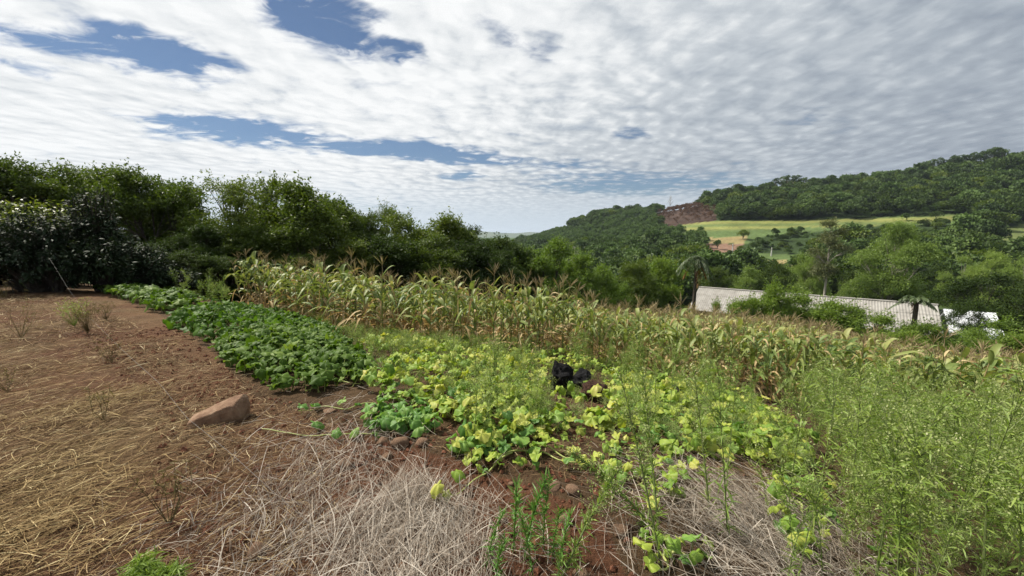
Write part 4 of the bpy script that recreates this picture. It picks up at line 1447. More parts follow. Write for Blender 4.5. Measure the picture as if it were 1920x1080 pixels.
for n_, k in enumerate(front):
    v = int(r.integers(0, NCV))
    s = r.uniform(0.88, 1.14) * (1.13 if corn_pts[k, 0] < 1.5 else 1.04)
    cpx = float(to_px(corn_pts[k, 0], corn_pts[k, 1], cz_[k])[0])
    where = next((t_ for lim_, t_ in ((480, 'at the left corner of the field'), (600, 'below the broad tall tree'), (700, 'below the shoulder of the grove'), (790, 'below the thin lone treetop'), (900, 'below the pointed tree tuft'), (1010, 'below the far blue hills'), (1120, 'behind the black rocks'), (1240, 'right of the black rocks'), (1380, 'below the drooping palm'), (1520, 'below the highest bush'), (1680, 'below the corrugated roof')) if cpx < lim_), 'near the right edge')
    row_ = ['front row', 'second row', 'third row', 'fourth row', 'fifth row', 'sixth row'][min(int(corn_pts[k, 2]), 5)]
    lb = 'half dry corn plant in the %s %s' % (row_, where)
    rot = (r.normal() * 0.05, r.normal() * 0.05, r.uniform(0, 6.28))
    loc = (corn_pts[k, 0], corn_pts[k, 1], cz_[k] - 0.02)
    c = CORN[v]
    if n_ < 110:
        t = ob('corn_plant', None, None, loc, rot, s, lb, 'corn plant', GC)
        ob('stalk', c['stalk'], t)
        for lm in c['leaves']:
            ob('leaf', lm, t)
        if c['tassel']:
            ob('tassel', c['tassel'], t)
        if c['ear']:
            ob('ear', c['ear'], t)
    else:
        t = ob('corn_plant', c['joined'], None, loc, rot, s, lb, 'corn plant', GC)
        if len(single_corn) < 40:
            single_corn.append((v, t))
pro = {v: t for v, t in single_corn}
protos_corn = [pro[v] for v in sorted(pro)]
rest = np.array([k for k in range(len(corn_pts)) if k not in front_set])
nr_ = len(rest)
scatter('corn_field', np.stack([corn_pts[rest, 0], corn_pts[rest, 1], cz_[rest] - 0.02], -1), r.uniform(0, 6.28, nr_), r.uniform(0.84, 1.14, nr_),
        r.integers(0, len(protos_corn), nr_), protos_corn, 'field of half dry corn stretching behind the front rows', 'corn field', r.normal(size=(nr_, 2)) * 0.05)


# ------------------------------------------------------------------ broad leaves (squash and sweet potato)
def broad_leaf(seed, mat, stem_mat, R=0.085, lobes=5, depth=0.14, droop=0.35, stalk=0.2, notch=0.45, pointed=0.0, seg=20):
    r = np.random.default_rng(seed)
    mb = MB()
    bend = np.array((r.uniform(-.05, .05), r.uniform(-.05, .05), 0))
    u = np.linspace(0, 1, 4)[:, None]
    top = np.array((0, 0, stalk)) + bend
    mb.add(*tube(np.concatenate([u * top * (1, 1, 1) + np.array((0.02, 0, 0)) * np.sin(u * 3), top[None] + (0, 0.004, 0)]), [0.0045, 0.004, 0.0035, 0.003, 0.002], 4), 1)
    th = np.linspace(-PI, PI, seg + 1)
    # angle 0 points to the tip (+y); the notch of the base is at +-pi
    prof = 1 + depth * (2 * np.abs(np.cos(lobes * th / 2)) - 1.1) + pointed * np.maximum(0, np.cos(th)) ** 6
    prof *= 1 - notch * np.exp(-((np.abs(th) - PI) / 0.28) ** 2)
    prof *= 1 + r.normal(size=seg + 1) * 0.05
    prof[-1] = prof[0]
    rings = []
    k1, k2, k3 = r.uniform(-0.35, 0.45), -droop * r.uniform(0.7, 1.1), -droop * r.uniform(0.2, 0.9)
    ph = r.uniform(0, 6.28)
    for f in (0.06, 0.45, 0.78, 1.0):
        rr = R * prof * f
        x, y = rr * np.sin(th), rr * np.cos(th) + R * 0.25 * f
        z = k1 * np.abs(x) + k2 * y * np.abs(y) / R + k3 * x * x / R - 0.35 * droop * R * f ** 3
        z = z + 0.17 * R * f * np.cos(lobes * th) + 0.16 * R * f * f * np.sin(3 * th + ph)
        sh = 1 - 0.2 * droop * f ** 2
        z = z + r.normal(size=seg + 1) * 0.05 * R * f
        z[-1] = z[0]
        rings.append(np.stack([x * sh, y * sh, z], -1))
    V = np.array(rings)
    tl = r.uniform(-0.45, 0.15)
    c, s = math.cos(tl), math.sin(tl)
    V = V @ np.array(((1, 0, 0), (0, c, -s), (0, s, c))).T + top
    mb.add(V.reshape(-1, 3), quads_grid(1, 4, seg + 1), 0)
    return mb.mesh('leaf', [mat, stem_mat])


SQ = [broad_leaf(600 + i, M['squash_leaf'], M['vine'], 0.078, 5, 0.10, [0.1, 0.25, 0.4, 0.6, 0.75, 0.3][i], [0.22, 0.18, 0.2, 0.16, 0.24, 0.12][i]) for i in range(6)]
SQG = [broad_leaf(610 + i, M['squash_leaf_green'], M['vine'], 0.08, 5, 0.12, [0.15, 0.35, 0.55, 0.75][i], [0.2, 0.16, 0.13, 0.22][i]) for i in range(4)]
SP = [broad_leaf(620 + i, M['potato_leaf'], M['vine'], 0.056, 3, 0.10, [0.25, 0.45, 0.7, 0.35, 0.55][i], [0.12, 0.16, 0.1, 0.2, 0.14][i], 0.35, 0.35, 14) for i in range(5)]
SPL = [broad_leaf(630 + i, M['potato_leaf_light'], M['vine'], 0.07, 5, 0.12, [0.25, 0.5, 0.8, 0.4][i], [0.14, 0.18, 0.12, 0.2][i], 0.4, 0.2, 16) for i in range(4)]


def leafy_plant(name, pts, meshes, label, cat, group, seed, smin=0.8, smax=1.3, hump=None, tilt=0.28, stems=3, size_by=None):
    """plant with each leaf a part; pts are leaf positions on the ground; hump lifts the leaves of a mound"""
    r = np.random.default_rng(seed)
    c = pts.mean(0)
    zc = H(c[0], c[1])
    t = ob(name, None, None, (c[0], c[1], zc), label=label, cat=cat, group=group)
    z = Hn(pts[:, 0], pts[:, 1])
    mb = MB()
    far_pts = pts[r.permutation(len(pts))[:stems]]
    for e in far_pts:
        u = np.linspace(0, 1, 8)
        xy = c + (e - c) * u[:, None] + np.stack([0.06 * np.sin(u * 5 + r.uniform(0, 6)), 0.06 * np.cos(u * 4)], -1) * u[:, None]
        P = np.concatenate([xy - c, (Hn(xy[:, 0], xy[:, 1]) - zc + 0.02)[:, None]], 1)
        mb.add(*tube(P, np.linspace(0.008, 0.005, 8), 5))
    ob('vine', mb.mesh('vine', [M['vine']]), t)
    for i, p in enumerate(pts):
        lift = 0.0 if hump is None else hump(p) * r.uniform(0.45, 1.0) ** 0.5
        s = r.uniform(smin, smax)
        ob('leaf', meshes[int(r.integers(0, len(meshes)))], t, (p[0] - c[0], p[1] - c[1], z[i] - zc - 0.015 + lift),
           (r.normal() * tilt, r.normal() * tilt, r.uniform(0, 6.28)), s)
    return t


def kmeans(pts, k, seed):
    r = np.random.default_rng(seed)
    c = pts[r.permutation(len(pts))[:k]]
    for _ in range(12):
        a = np.argmin(((pts[:, None] - c[None]) ** 2).sum(-1), 1)
        c = np.array([pts[a == i].mean(0) if (a == i).any() else c[i] for i in range(k)])
    return a, c


def edge_hump(poly, hgt, soft=0.45):
    W = np.array([at(a, b) for a, b in poly])[:, :2]

    def f(p):
        d = 1e9
        for i in range(len(W)):
            a, b = W[i], W[(i + 1) % len(W)]
            u = np.clip(np.dot(p - a, b - a) / (np.dot(b - a, b - a) + 1e-9), 0, 1)
            d = min(d, np.linalg.norm(p - a - (b - a) * u))
        x = min(d / soft, 1)
        return hgt * x * (2 - x) + 0.07 * hgt * math.sin(p[0] * 5) * math.cos(p[1] * 4)
    return f


# sweet potato bed on the left of the squash
PB_NEAR = [(405, 655), (470, 632), (600, 628), (660, 655), (700, 700), (690, 722), (600, 738), (525, 738), (490, 712), (430, 690)]
PB_MID = [(345, 628), (400, 600), (520, 594), (600, 612), (640, 634), (560, 640), (440, 652), (395, 645)]
PB_FAR = [(312, 612), (355, 588), (450, 582), (530, 596), (460, 604), (400, 616), (340, 620)]
names = {
    'near': ['leafy sweet potato plant at the front left corner of the green bed', 'leafy sweet potato plant at the front right corner of the green bed, beside the squash', 'pale leaved sweet potato plant in the middle of the front mound', 'sweet potato plant on the back left of the front mound', 'sweet potato plant on the back right of the front mound'],
    'mid': ['dark green sweet potato plant on the left of the middle mound', 'dark green sweet potato plant on the right of the middle mound', 'dark green sweet potato plant at the centre of the middle mound'],
    'far': ['sweet potato plant on the left of the back mound beside the red soil', 'sweet potato plant on the right of the back mound beside the corn'],
}
GP = 'sweet potato plants in the green bed'
for key, poly, n, k, ms_, hgt, smin, smax in (('near', PB_NEAR, 1150, 5, SPL, 0.13, 0.6, 1.1), ('mid', PB_MID, 880, 3, SP, 0.13, 0.75, 1.25), ('far', PB_FAR, 590, 2, SP, 0.12, 0.85, 1.3)):
    pts = ground_points(poly, n, 640 + n)
    a, c = kmeans(pts, k, 3)
    hp = edge_hump(poly, hgt)
    # order the clumps so that the labels say where they lie
    o_ = sorted(range(k), key=lambda i: c[i][0])
    if key == 'near':
        fr_ = sorted(range(k), key=lambda i: c[i][1])
        f2 = sorted(fr_[:2], key=lambda i: c[i][0])
        b2 = sorted(fr_[3:], key=lambda i: c[i][0])
        o_ = [f2[0], f2[1], fr_[2], b2[0], b2[1]]
    elif key == 'mid':
        o_ = [o_[0], o_[2], o_[1]]
    for lb, i in zip(names[key], o_):
        leafy_plant('sweet_potato', pts[a == i][:300], ms_, lb, 'sweet potato', GP, i + n, smin, smax, hp, 0.3, 3)
for i, (poly, lb) in enumerate([
    ([(268, 575), (300, 562), (350, 562), (372, 575), (330, 588), (285, 586)], 'small pale sweet potato mound just behind the back mound'),
    ([(205, 556), (240, 548), (300, 550), (330, 562), (290, 572), (240, 567)], 'small sweet potato mound farther up beside the red soil'),
    ([(186, 548), (215, 543), (240, 545), (220, 552)], 'farthest small sweet potato plant under the dark shrub')]):
    pts = ground_points(poly, [230, 230, 60][i], 660 + i)
    leafy_plant('sweet_potato', pts, SPL, lb, 'sweet potato', GP, 70 + i, 1.0, 1.5, edge_hump(poly, 0.14), 0.3, 2)

# squash: yellowing plants over the middle
SQ_POLY = [(690, 742), (700, 700), (672, 648), (740, 634), (800, 632), (900, 640), (1010, 652), (1130, 668), (1260, 690), (1400, 735), (1470, 800), (1540, 880), (1480, 892), (1400, 862), (1290, 850), (1170, 820), (1080, 800), (1000, 828), (900, 820), (830, 770), (740, 765)]
pts = ground_points(SQ_POLY, 3300, 670)
dens = vnoise(pts[:, 0], pts[:, 1], 1.3, 31, 2)
qx, qy = to_px(pts[:, 0], pts[:, 1], Hn(pts[:, 0], pts[:, 1]))
pts = pts[(dens > -0.3) & ~((qx > 1022) & (qx < 1150) & (qy > 700) & (qy < 790) & (np.random.default_rng(4).random(len(qx)) < 0.72))]
a, c = kmeans(pts, 12, 5)
assert np.bincount(a).max() < 420
sq_lab = ['yellowing squash plant nearest the sweet potato bed', 'yellowing squash plant behind the green squash clump', 'yellowing squash plant below the corn on the left', 'yellowing squash plant left of the black rocks', 'yellowing squash plant just in front of the black rocks', 'yellowing squash plant behind the black rocks', 'yellowing squash plant right of the black rocks', 'yellowing squash plant in the middle below the corn', 'yellowing squash plant above the right straw patch', 'yellowing squash plant farthest right among the weeds', 'yellowing squash plant between the black rocks and the right weeds', 'yellowing squash plant at the lower right end of the vine bed']
GQ = 'yellowing squash plants'
SQ_NEAR = [(840, 775), (960, 735), (1020, 740), (1025, 790), (1150, 790), (1165, 745), (1300, 735), (1430, 775), (1530, 868), (1490, 895), (1400, 870), (1290, 858), (1170, 828), (1080, 812), (1000, 835), (900, 825)]
xpt = ground_points([(692, 748), (705, 690), (760, 670), (880, 690), (1000, 715), (990, 765), (900, 800), (840, 806), (790, 775), (740, 778)], 330, 672)
xa, xc = kmeans(xpt, 2, 7)
for i, k in enumerate(sorted(range(2), key=lambda i: xc[i][0])):
    leafy_plant('squash_plant', xpt[xa == k], SQ + SQG[:1], ['pale squash plant filling the gap beside the sweet potato bed', 'pale squash plant just behind the fresh green clump'][i], 'squash plant', GQ, 770 + i, 0.42, 0.85, None, 0.4, 6)
npt = ground_points(SQ_NEAR, 900, 671)
npt = npt[vnoise(npt[:, 0], npt[:, 1], 1.7, 33, 2) > -0.45]
na, nc_ = kmeans(npt, 4, 6)
for i, k in enumerate(sorted(range(4), key=lambda i: nc_[i][0])):
    leafy_plant('squash_plant', npt[na == k], SQ + SQG[:1], ['pale squash plant on the near side, left of the black rocks', 'pale squash plant nearest below the black rocks', 'pale squash plant on the near side, right of the black rocks', 'pale squash plant at the near right end above the straw'][i], 'squash plant', GQ, 780 + i, 0.45, 0.88, None, 0.4, 6)
for i, k in enumerate(sorted(range(12), key=lambda i: c[i][0])):
    leafy_plant('squash_plant', pts[a == k], SQ, sq_lab[i], 'squash plant', GQ, 700 + i, 0.46, 0.98, (lambda p: 0.16 * max(0.0, float(vnoise(p[0], p[1], 1.9, 77, 2)) + 0.4)), 0.4, 5)


def cluster_leaves(name, px_list, meshes, label, seed, scale=(0.8, 1.2), spread=0.0):
    pts = np.array([at(a_, b_)[:2] for a_, b_ in px_list])
    if spread:
        pts = pts + np.random.default_rng(seed).normal(size=pts.shape) * spread
    return leafy_plant(name, pts, meshes, label, 'squash plant', 'small squash shoots', seed, scale[0], scale[1], None, 0.25, 2)


rr_ = np.random.default_rng(9)
cluster_leaves('squash_plant', [(rr_.uniform(690, 815), rr_.uniform(770, 815)) for _ in range(80)], SQG, 'fresh green squash clump over the stones in the foreground', 731, (0.42, 0.85))
cluster_leaves('squash_plant', [(rr_.uniform(840, 1010), rr_.uniform(800, 862)) for _ in range(76)], SQG + SQ[:2], 'squash shoots spilling onto the red soil at the centre', 732, (0.42, 0.85))
cluster_leaves('squash_plant', [(rr_.uniform(870, 1130), rr_.uniform(815, 890)) for _ in range(46)], SQ + SQG, 'loose squash leaves trailing onto the bare red soil at the centre', 737, (0.3, 0.6))
cluster_leaves('squash_plant', [(rr_.uniform(1110, 1340), rr_.uniform(830, 915)) for _ in range(52)], SQ + SQG, 'loose squash leaves over the top of the right straw patch', 738, (0.32, 0.62))
cluster_leaves('squash_plant', [(rr_.uniform(1210, 1300), rr_.uniform(900, 960)) for _ in range(10)], SQ, 'few squash leaves in the middle of the right straw patch', 733, (0.35, 0.65))
cluster_leaves('squash_plant', [(rr_.uniform(1205, 1330), rr_.uniform(1000, 1075)) for _ in range(14)], SQG + SQ, 'squash shoots at the bottom of the right straw patch', 734, (0.35, 0.65))
cluster_leaves('squash_plant', [(rr_.uniform(1440, 1560), rr_.uniform(890, 1040)) for _ in range(44)], SQ + SQG[:2], 'squash leaves scattered over the straw at the lower right', 735, (0.35, 0.65))
cluster_leaves('squash_plant', [(rr_.uniform(1630, 1780), rr_.uniform(930, 1070)) for _ in range(9)], SQG, 'squash leaves among the weeds at the bottom right', 736, (0.35, 0.65))


def runner(px_pts, leaf_px, label, seed, meshes, sc=0.75):
    r = np.random.default_rng(seed)
    W = np.array([at(a_, b_) for a_, b_ in px_pts])
    c = W[0]
    t = ob('squash_vine', None, None, tuple(c), label=label, cat='squash vine')
    u = np.linspace(0, 1, 24)
    k = np.linspace(0, 1, len(W))
    P = np.stack([np.interp(u, k, W[:, j]) for j in range(3)], -1)
    P[:, 2] = Hn(P[:, 0], P[:, 1]) + 0.025 + 0.012 * np.sin(u * 14)
    ob('stem', MB().add(*tube(P - c, np.linspace(0.0065, 0.0035, 24), 6)).mesh('stem', [M['vine']]), t)
    for (a_, b_) in leaf_px:
        q = at(a_, b_)
        ob('leaf', meshes[int(r.integers(0, len(meshes)))], t, tuple(q - c), (r.normal() * .2, r.normal() * .2, r.uniform(0, 6.28)), r.uniform(0.8, 1.2) * sc)


runner([(800, 812), (745, 806), (690, 818), (630, 823), (560, 818), (492, 812)], [(597, 812), (628, 826), (667, 822), (705, 826), (748, 815), (780, 822)], 'long bare squash vine trailing left over the straw', 41, SQG[1:3], 0.6)
runner([(960, 855), (925, 880), (895, 905), (860, 930), (815, 945)], [(925, 872), (897, 902), (868, 925), (832, 944), (812, 950)], 'thin squash vine creeping down onto the red soil', 42, SQ[2:5], 0.5)
runner([(1010, 840), (1060, 862), (1105, 868), (1150, 890)], [(1040, 852), (1080, 864), (1120, 872), (1152, 892)], 'short squash vine running right over the red soil', 43, SQ[1:4], 0.5)
runner([(700, 760), (650, 770), (600, 768), (560, 778)], [(675, 766), (640, 770), (598, 770), (566, 778)], 'short squash vine reaching left under the sweet potato bed', 44, SQG[:3], 0.5)


# ------------------------------------------------------------------ tall feathery weeds
def weed_mesh(seed, h=1.0, nl=70, branches=16, leafL=0.105, leafW=0.0075, buds=8, bushy=0.18, tall_branch=0.45):
    r = np.random.default_rng(seed)
    mb = MB()
    u = np.linspace(0, 1, 7)
    lean = r.uniform(-0.12, 0.12, 2) * h
    P = np.stack([lean[0] * u ** 2, lean[1] * u ** 2, h * u], -1)
    mb.add(*tube(P, np.linspace(0.0048, 0.0016, 7), 4), 1)

    def leafset(p0, p1, n, L, lo=0.0):
        q = r.uniform(lo, 1, n)[:, None]
        B = p0 * (1 - q) + p1 * q
        T = nrm((p1 - p0)[None])
        D = nrm(T * 0.8 + rand_dirs(r, n))
        mb.add(*ribbon(B, D, L * r.uniform(0.6, 1.3, n), leafW, nrm(np.cross(D, rand_dirs(r, n))), np.tile((0, 0, -0.35), (n, 1)), [0.6, 1, 0.1]), 0)
    for i in range(6):
        leafset(P[i], P[i + 1], nl // 6, leafL * (1.15 - 0.6 * i / 6))
    for i in range(branches):
        f = r.uniform(1 - tall_branch, 0.98)
        b = np.array([np.interp(f, u, P[:, j]) for j in range(3)])
        a = i * 2.4 + r.uniform(-.4, .4)
        L = bushy * h * (1.25 - f) * r.uniform(1.2, 2.2) + 0.05
        d = nrm(np.array((math.cos(a) * 0.55, math.sin(a) * 0.55, 0.85)))
        e = b + d * L
        mb.add(*tube([b, e], [0.0018, 0.0009], 3), 1)
        leafset(b, e, 7, leafL * 0.45)
        q = r.uniform(0.4, 1.05, buds)[:, None]
        B = b * (1 - q) + e * q + r.normal(size=(buds, 3)) * 0.012
        mb.add(*rhombs(B, nrm(rand_dirs(r, buds) + np.array((0, 0, 0.8))), 0.014, 0.009, r), 2)
    return mb.mesh('weed', [M['weed_green'], M['weed_stem'], M['weed_bud']], smooth=False)


WEED = [weed_mesh(800 + i, h=[1.15, 0.95, 0.8, 1.2, 0.7, 0.9][i], branches=[18, 14, 20, 12, 16, 22][i], bushy=[0.18, 0.25, 0.2, 0.15, 0.3, 0.22][i], nl=[80, 70, 90, 100, 60, 80][i]) for i in range(6)]
WEEDB = [weed_mesh(810 + i, h=0.6, nl=50, branches=20, bushy=0.35, leafL=0.07, buds=10, tall_branch=0.75) for i in range(3)]

W_RIGHT = [(1590, 1250), (1580, 990), (1560, 890), (1520, 815), (1480, 775), (1430, 738), (1480, 722), (1600, 716), (1800, 730), (2100, 755), (2100, 1250)]
W_MID = [(1120, 980), (1150, 860), (1130, 800), (1190, 720), (1330, 740), (1440, 800), (1400, 860), (1300, 930), (1250, 960)]
W_BAND = [(1000, 700), (1120, 662), (1300, 680), (1450, 690), (1400, 740), (1250, 740), (1100, 720)]
W_LEFT = [(330, 585), (320, 552), (400, 545), (430, 560), (430, 590), (395, 600)]
W_FRINGE = [(560, 600), (640, 615), (760, 640), (900, 632), (1010, 648), (1000, 668), (860, 672), (740, 690), (700, 680), (640, 640)]
W_CENTER = [(790, 760), (860, 700), (1010, 672), (1018, 770), (1000, 845), (880, 835)]
GW = 'feathery green weeds'
weed_things = []


def weed_set(poly, n, protos, label, seed, smin, smax, sep_hint=None):
    pts = ground_points(poly, n, seed)
    r = np.random.default_rng(seed)
    for p in pts:
        wx, wy = [float(v) for v in to_px(p[0], p[1], H(p[0], p[1]))]
        if sep_hint:
            lb = label + (' near the bottom edge' if wy > 900 else ' close behind the straw' if wy > 800 else ' in its middle' if wy > 745 else ' at its back by the corn') + (', toward its left side' if wx < 1560 else ', below the small palm' if wx < 1740 else ', by the right edge')
        else:
            lb = label
        o = ob('tall_weed', protos[int(r.integers(0, len(protos)))], None, (p[0], p[1], H(p[0], p[1]) - 0.02), (r.normal() * .1, r.normal() * .1, r.uniform(0, 6.28)), r.uniform(smin, smax), lb, 'weed', GW)
        weed_things.append(o)


near_r = [p for p in W_RIGHT]
weed_set(W_RIGHT, 170, WEED, 'tall weed of the right stand', 820, 0.8, 1.2, True)
weed_set(W_MID, 26, WEED, 'thin upright weed growing through the squash right of the black rocks', 821, 0.5, 0.8)
weed_set(W_LEFT, 36, WEED, 'pale green weed between the dark shrubs and the corn', 822, 0.8, 1.2)
weed_set(W_CENTER, 16, WEEDB, 'bushy fine leaved weed among the squash left of the black rocks', 823, 0.6, 1.0)
weed_set(W_BAND, 34, WEED, 'feathery weed at the foot of the corn behind the black rocks', 824, 0.45, 0.75)
protos_w = [next(o for o in weed_things if o.data == me_) for me_ in WEED if any(o.data == me_ for o in weed_things)]
protos_b = [next(o for o in weed_things if o.data == me_) for me_ in WEEDB]
r = np.random.default_rng(830)
W_NEAR = [(1540, 1250), (1540, 950), (1600, 840), (1720, 790), (1990, 780), (2000, 1250)]
wp = np.concatenate([ground_points(W_RIGHT, 1250, 831), ground_points(W_NEAR, 120, 838), ground_points([(1130, 1250), (1150, 930), (1350, 880), (1520, 900), (1560, 1250)], 8, 846), ground_points(W_BAND, 110, 832), ground_points(W_LEFT, 160, 833)])
nn = len(wp)
scatter('weed_stand', np.stack([wp[:, 0], wp[:, 1], Hn(wp[:, 0], wp[:, 1]) - 0.02], -1), r.uniform(0, 6.28, nn), r.uniform(0.5, 0.98, nn), r.integers(0, len(protos_w), nn), protos_w,
        'thick mass of feathery green weeds on the right', 'weeds', r.normal(size=(nn, 2)) * 0.09)
wp = np.concatenate([ground_points(W_FRINGE, 520, 834), ground_points(W_RIGHT, 900, 839), ground_points(W_NEAR, 220, 840), ground_points(W_CENTER, 26, 835), ground_points(SQ_POLY, 120, 836), ground_points(SQ_NEAR, 30, 845), ground_points(W_MID, 36, 837)])
nn = len(wp)
scatter('weed_fringe', np.stack([wp[:, 0], wp[:, 1], Hn(wp[:, 0], wp[:, 1]) - 0.02], -1), r.uniform(0, 6.28, nn), r.uniform(0.3, 0.65, nn), r.integers(0, len(protos_b), nn), protos_b,
        'low green weeds growing between the squash and the corn', 'weeds', r.normal(size=(nn, 2)) * 0.12)


wp = np.concatenate([ground_points(SQ_POLY, 900, 848), ground_points(SQ_NEAR, 420, 849)])
nn = len(wp)
scatter('ground_cover', np.stack([wp[:, 0], wp[:, 1], Hn(wp[:, 0], wp[:, 1]) - 0.02], -1), r.uniform(0, 6.28, nn), np.stack([r.uniform(0.3, 0.55, nn)] * 2 + [r.uniform(0.14, 0.32, nn)], -1), r.integers(0, len(protos_b), nn), protos_b,
        'low grass and weeds covering the soil under the squash', 'weeds', r.normal(size=(nn, 2)) * 0.15)


# young dense sprigs in the foreground
def sprig_mesh(seed, h=0.34):
    r = np.random.default_rng(seed)
    mb = MB()
    u = np.linspace(0, 1, 5)
    P = np.stack([0.05 * u ** 2 * r.normal(), 0.05 * u ** 2 * r.normal(), h * u], -1)
    mb.add(*tube(P, np.linspace(0.004, 0.002, 5), 4), 0)
    n = 110
    f = r.uniform(0.08, 1.0, n)
    B = np.stack([np.interp(f, u, P[:, j]) for j in range(3)], -1)
    D = nrm(np.array((0, 0, 1.0)) * (0.4 + 0.9 * f[:, None]) + rand_dirs(r, n) * 0.9)
    mb.add(*ribbon(B, D, r.uniform(0.04, 0.075, n), 0.006, nrm(np.cross(D, rand_dirs(r, n))), np.tile((0, 0, -0.25), (n, 1)), [0.6, 1, 0.1]), 0)
    return mb.mesh('sprig', [M['sprig']], False)


SPR = [sprig_mesh(840 + i, [0.36, 0.42, 0.3, 0.38][i]) for i in range(4)]
for i, (a_, b_, s, lb) in enumerate([
    (912, 1065, 0.85, 'young green weed shoot leftmost in the foreground'), (962, 1035, 1.0, 'upright young green shoot, second from the left in the foreground'),
    (984, 1045, 1.25, 'tallest upright young green shoot in the foreground'), (1020, 1030, 1.0, 'young green shoot leaning right of the tallest shoot'),
    (1036, 1050, 0.8, 'young green shoot rightmost of the foreground group'), (1000, 1085, 0.8, 'young green shoot at the bottom edge of the foreground'),
    (930, 1100, 0.8, 'young green shoot cut by the bottom edge'), (1048, 1090, 0.9, 'bushy young green shoot at the bottom, right of the group')]):
    p = at(a_, b_)
    ob('weed_shoot', SPR[i % 4], None, tuple(p), (0.08 * math.sin(i), 0.1 * math.cos(i * 2), i * 1.3), s, lb, 'weed', 'young shoots in the foreground')


# long leaning weeds in the foreground right of the shoots
def leaning_weed(base_px, tip_px, lift, label, seed, mats=('weed_green', 'weed_stem', 'weed_bud')):
    r = np.random.default_rng(seed)
    b = at(*base_px)
    d = pix_dir(*tip_px)
    e = np.array((d[0] / d[1], 1.0, d[2] / d[1])) * (b[1] + lift) + np.array((0, 0, CAM_Z))
    u = np.linspace(0, 1, 9)[:, None]
    m = (b + e) / 2 + np.array((0, 0, 0.06))
    P = (1 - u) ** 2 * b + 2 * u * (1 - u) * m + u ** 2 * e
    P = P - b
    mb = MB()
    mb.add(*tube(P, np.linspace(0.006, 0.002, 9), 5), 1)
    n = 170
    f = r.uniform(0.02, 1, n)
    B = np.stack([np.interp(f, u[:, 0], P[:, j]) for j in range(3)], -1)
    T = nrm(P[-1] - P[0])
    D = nrm(T * 0.9 + rand_dirs(r, n))
    mb.add(*ribbon(B, D, 0.07 * (1.2 - 0.7 * f), 0.007, nrm(np.cross(D, rand_dirs(r, n))), np.tile((0, 0, -0.2), (n, 1)), [0.6, 1, 0.1]), 0)
    for i in range(26):
        f0 = r.uniform(0.4, 1.0)
        bb = np.array([np.interp(f0, u[:, 0], P[:, j]) for j in range(3)])
        ee = bb + nrm(T + rand_dirs(r, 1)[0] * 0.9 + np.array((0, 0, 0.3))) * r.uniform(0.06, 0.16)
        mb.add(*tube([bb, ee], [0.0018, 0.0009], 3), 1)
        k = 14
        q = r.uniform(0.3, 1.05, k)[:, None]
        mb.add(*rhombs(bb * (1 - q) + ee * q + r.normal(size=(k, 3)) * 0.01, nrm(rand_dirs(r, k) + np.array((0, 0, .8))), 0.012, 0.008, r), 2)
    ob('leaning_weed', mb.mesh('leaning_weed', [M[q] for q in mats], False), None, tuple(b), label=label, cat='weed')


leaning_weed((1045, 1100), (1160, 880), 0.1, 'pale leaning weed stalk with white buds at the bottom centre', 1)
leaning_weed((1225, 990), (1075, 850), 0.1, 'dark leaning weed stem falling toward the red soil', 2)
leaning_weed((1240, 1060), (1160, 690), 0.2, 'dark thin weed stem rising past the black rocks', 3)
leaning_weed((1235, 1000), (1205, 700), 0.3, 'tall thin weed stem through the middle of the squash', 4)
leaning_weed((1330, 960), (1300, 690), 0.2, 'tall thin weed stem left of the right weed stand', 5)
leaning_weed((1640, 1100), (1690, 770), 0.1, 'stout green weed stem at the bottom right', 6)
leaning_weed((1840, 1120), (1860, 730), 0.1, 'stout green weed stem near the lower right corner', 7)


# ------------------------------------------------------------------ dry weeds on the left
def dry_weed(px, py, h, label, seed, n=30, green=False):
    r = np.random.default_rng(seed)
    p = at(px, py)
    mb = MB()
    for i in range(n):
        a = r.uniform(0, 6.28)
        sp = r.uniform(0.05, 0.5) * h
        e = np.array((math.cos(a) * sp, math.sin(a) * sp, h * r.uniform(0.5, 1.05)))
        m = e * 0.5 + r.normal(size=3) * 0.03
        mb.add(*tube([(0, 0, 0), m, e], [0.003, 0.002, 0.001], 3))
        k = 12
        q = r.uniform(0.3, 1, k)[:, None]
        D = nrm(rand_dirs(r, k) + np.array((0, 0, 0.4)))
        mb.add(*ribbon(m * (1 - q) + e * q, D, r.uniform(0.03, 0.07, k), 0.005, nrm(np.cross(D, rand_dirs(r, k))), np.tile((0, 0, -0.4), (k, 1)), [0.6, 1, 0.1]))
    ob('dry_weed', mb.mesh('dry_weed', [M['weed_green' if green else 'dry_weed']], False), None, tuple(p), label=label, cat='weed', group='dry weeds on the bare soil')


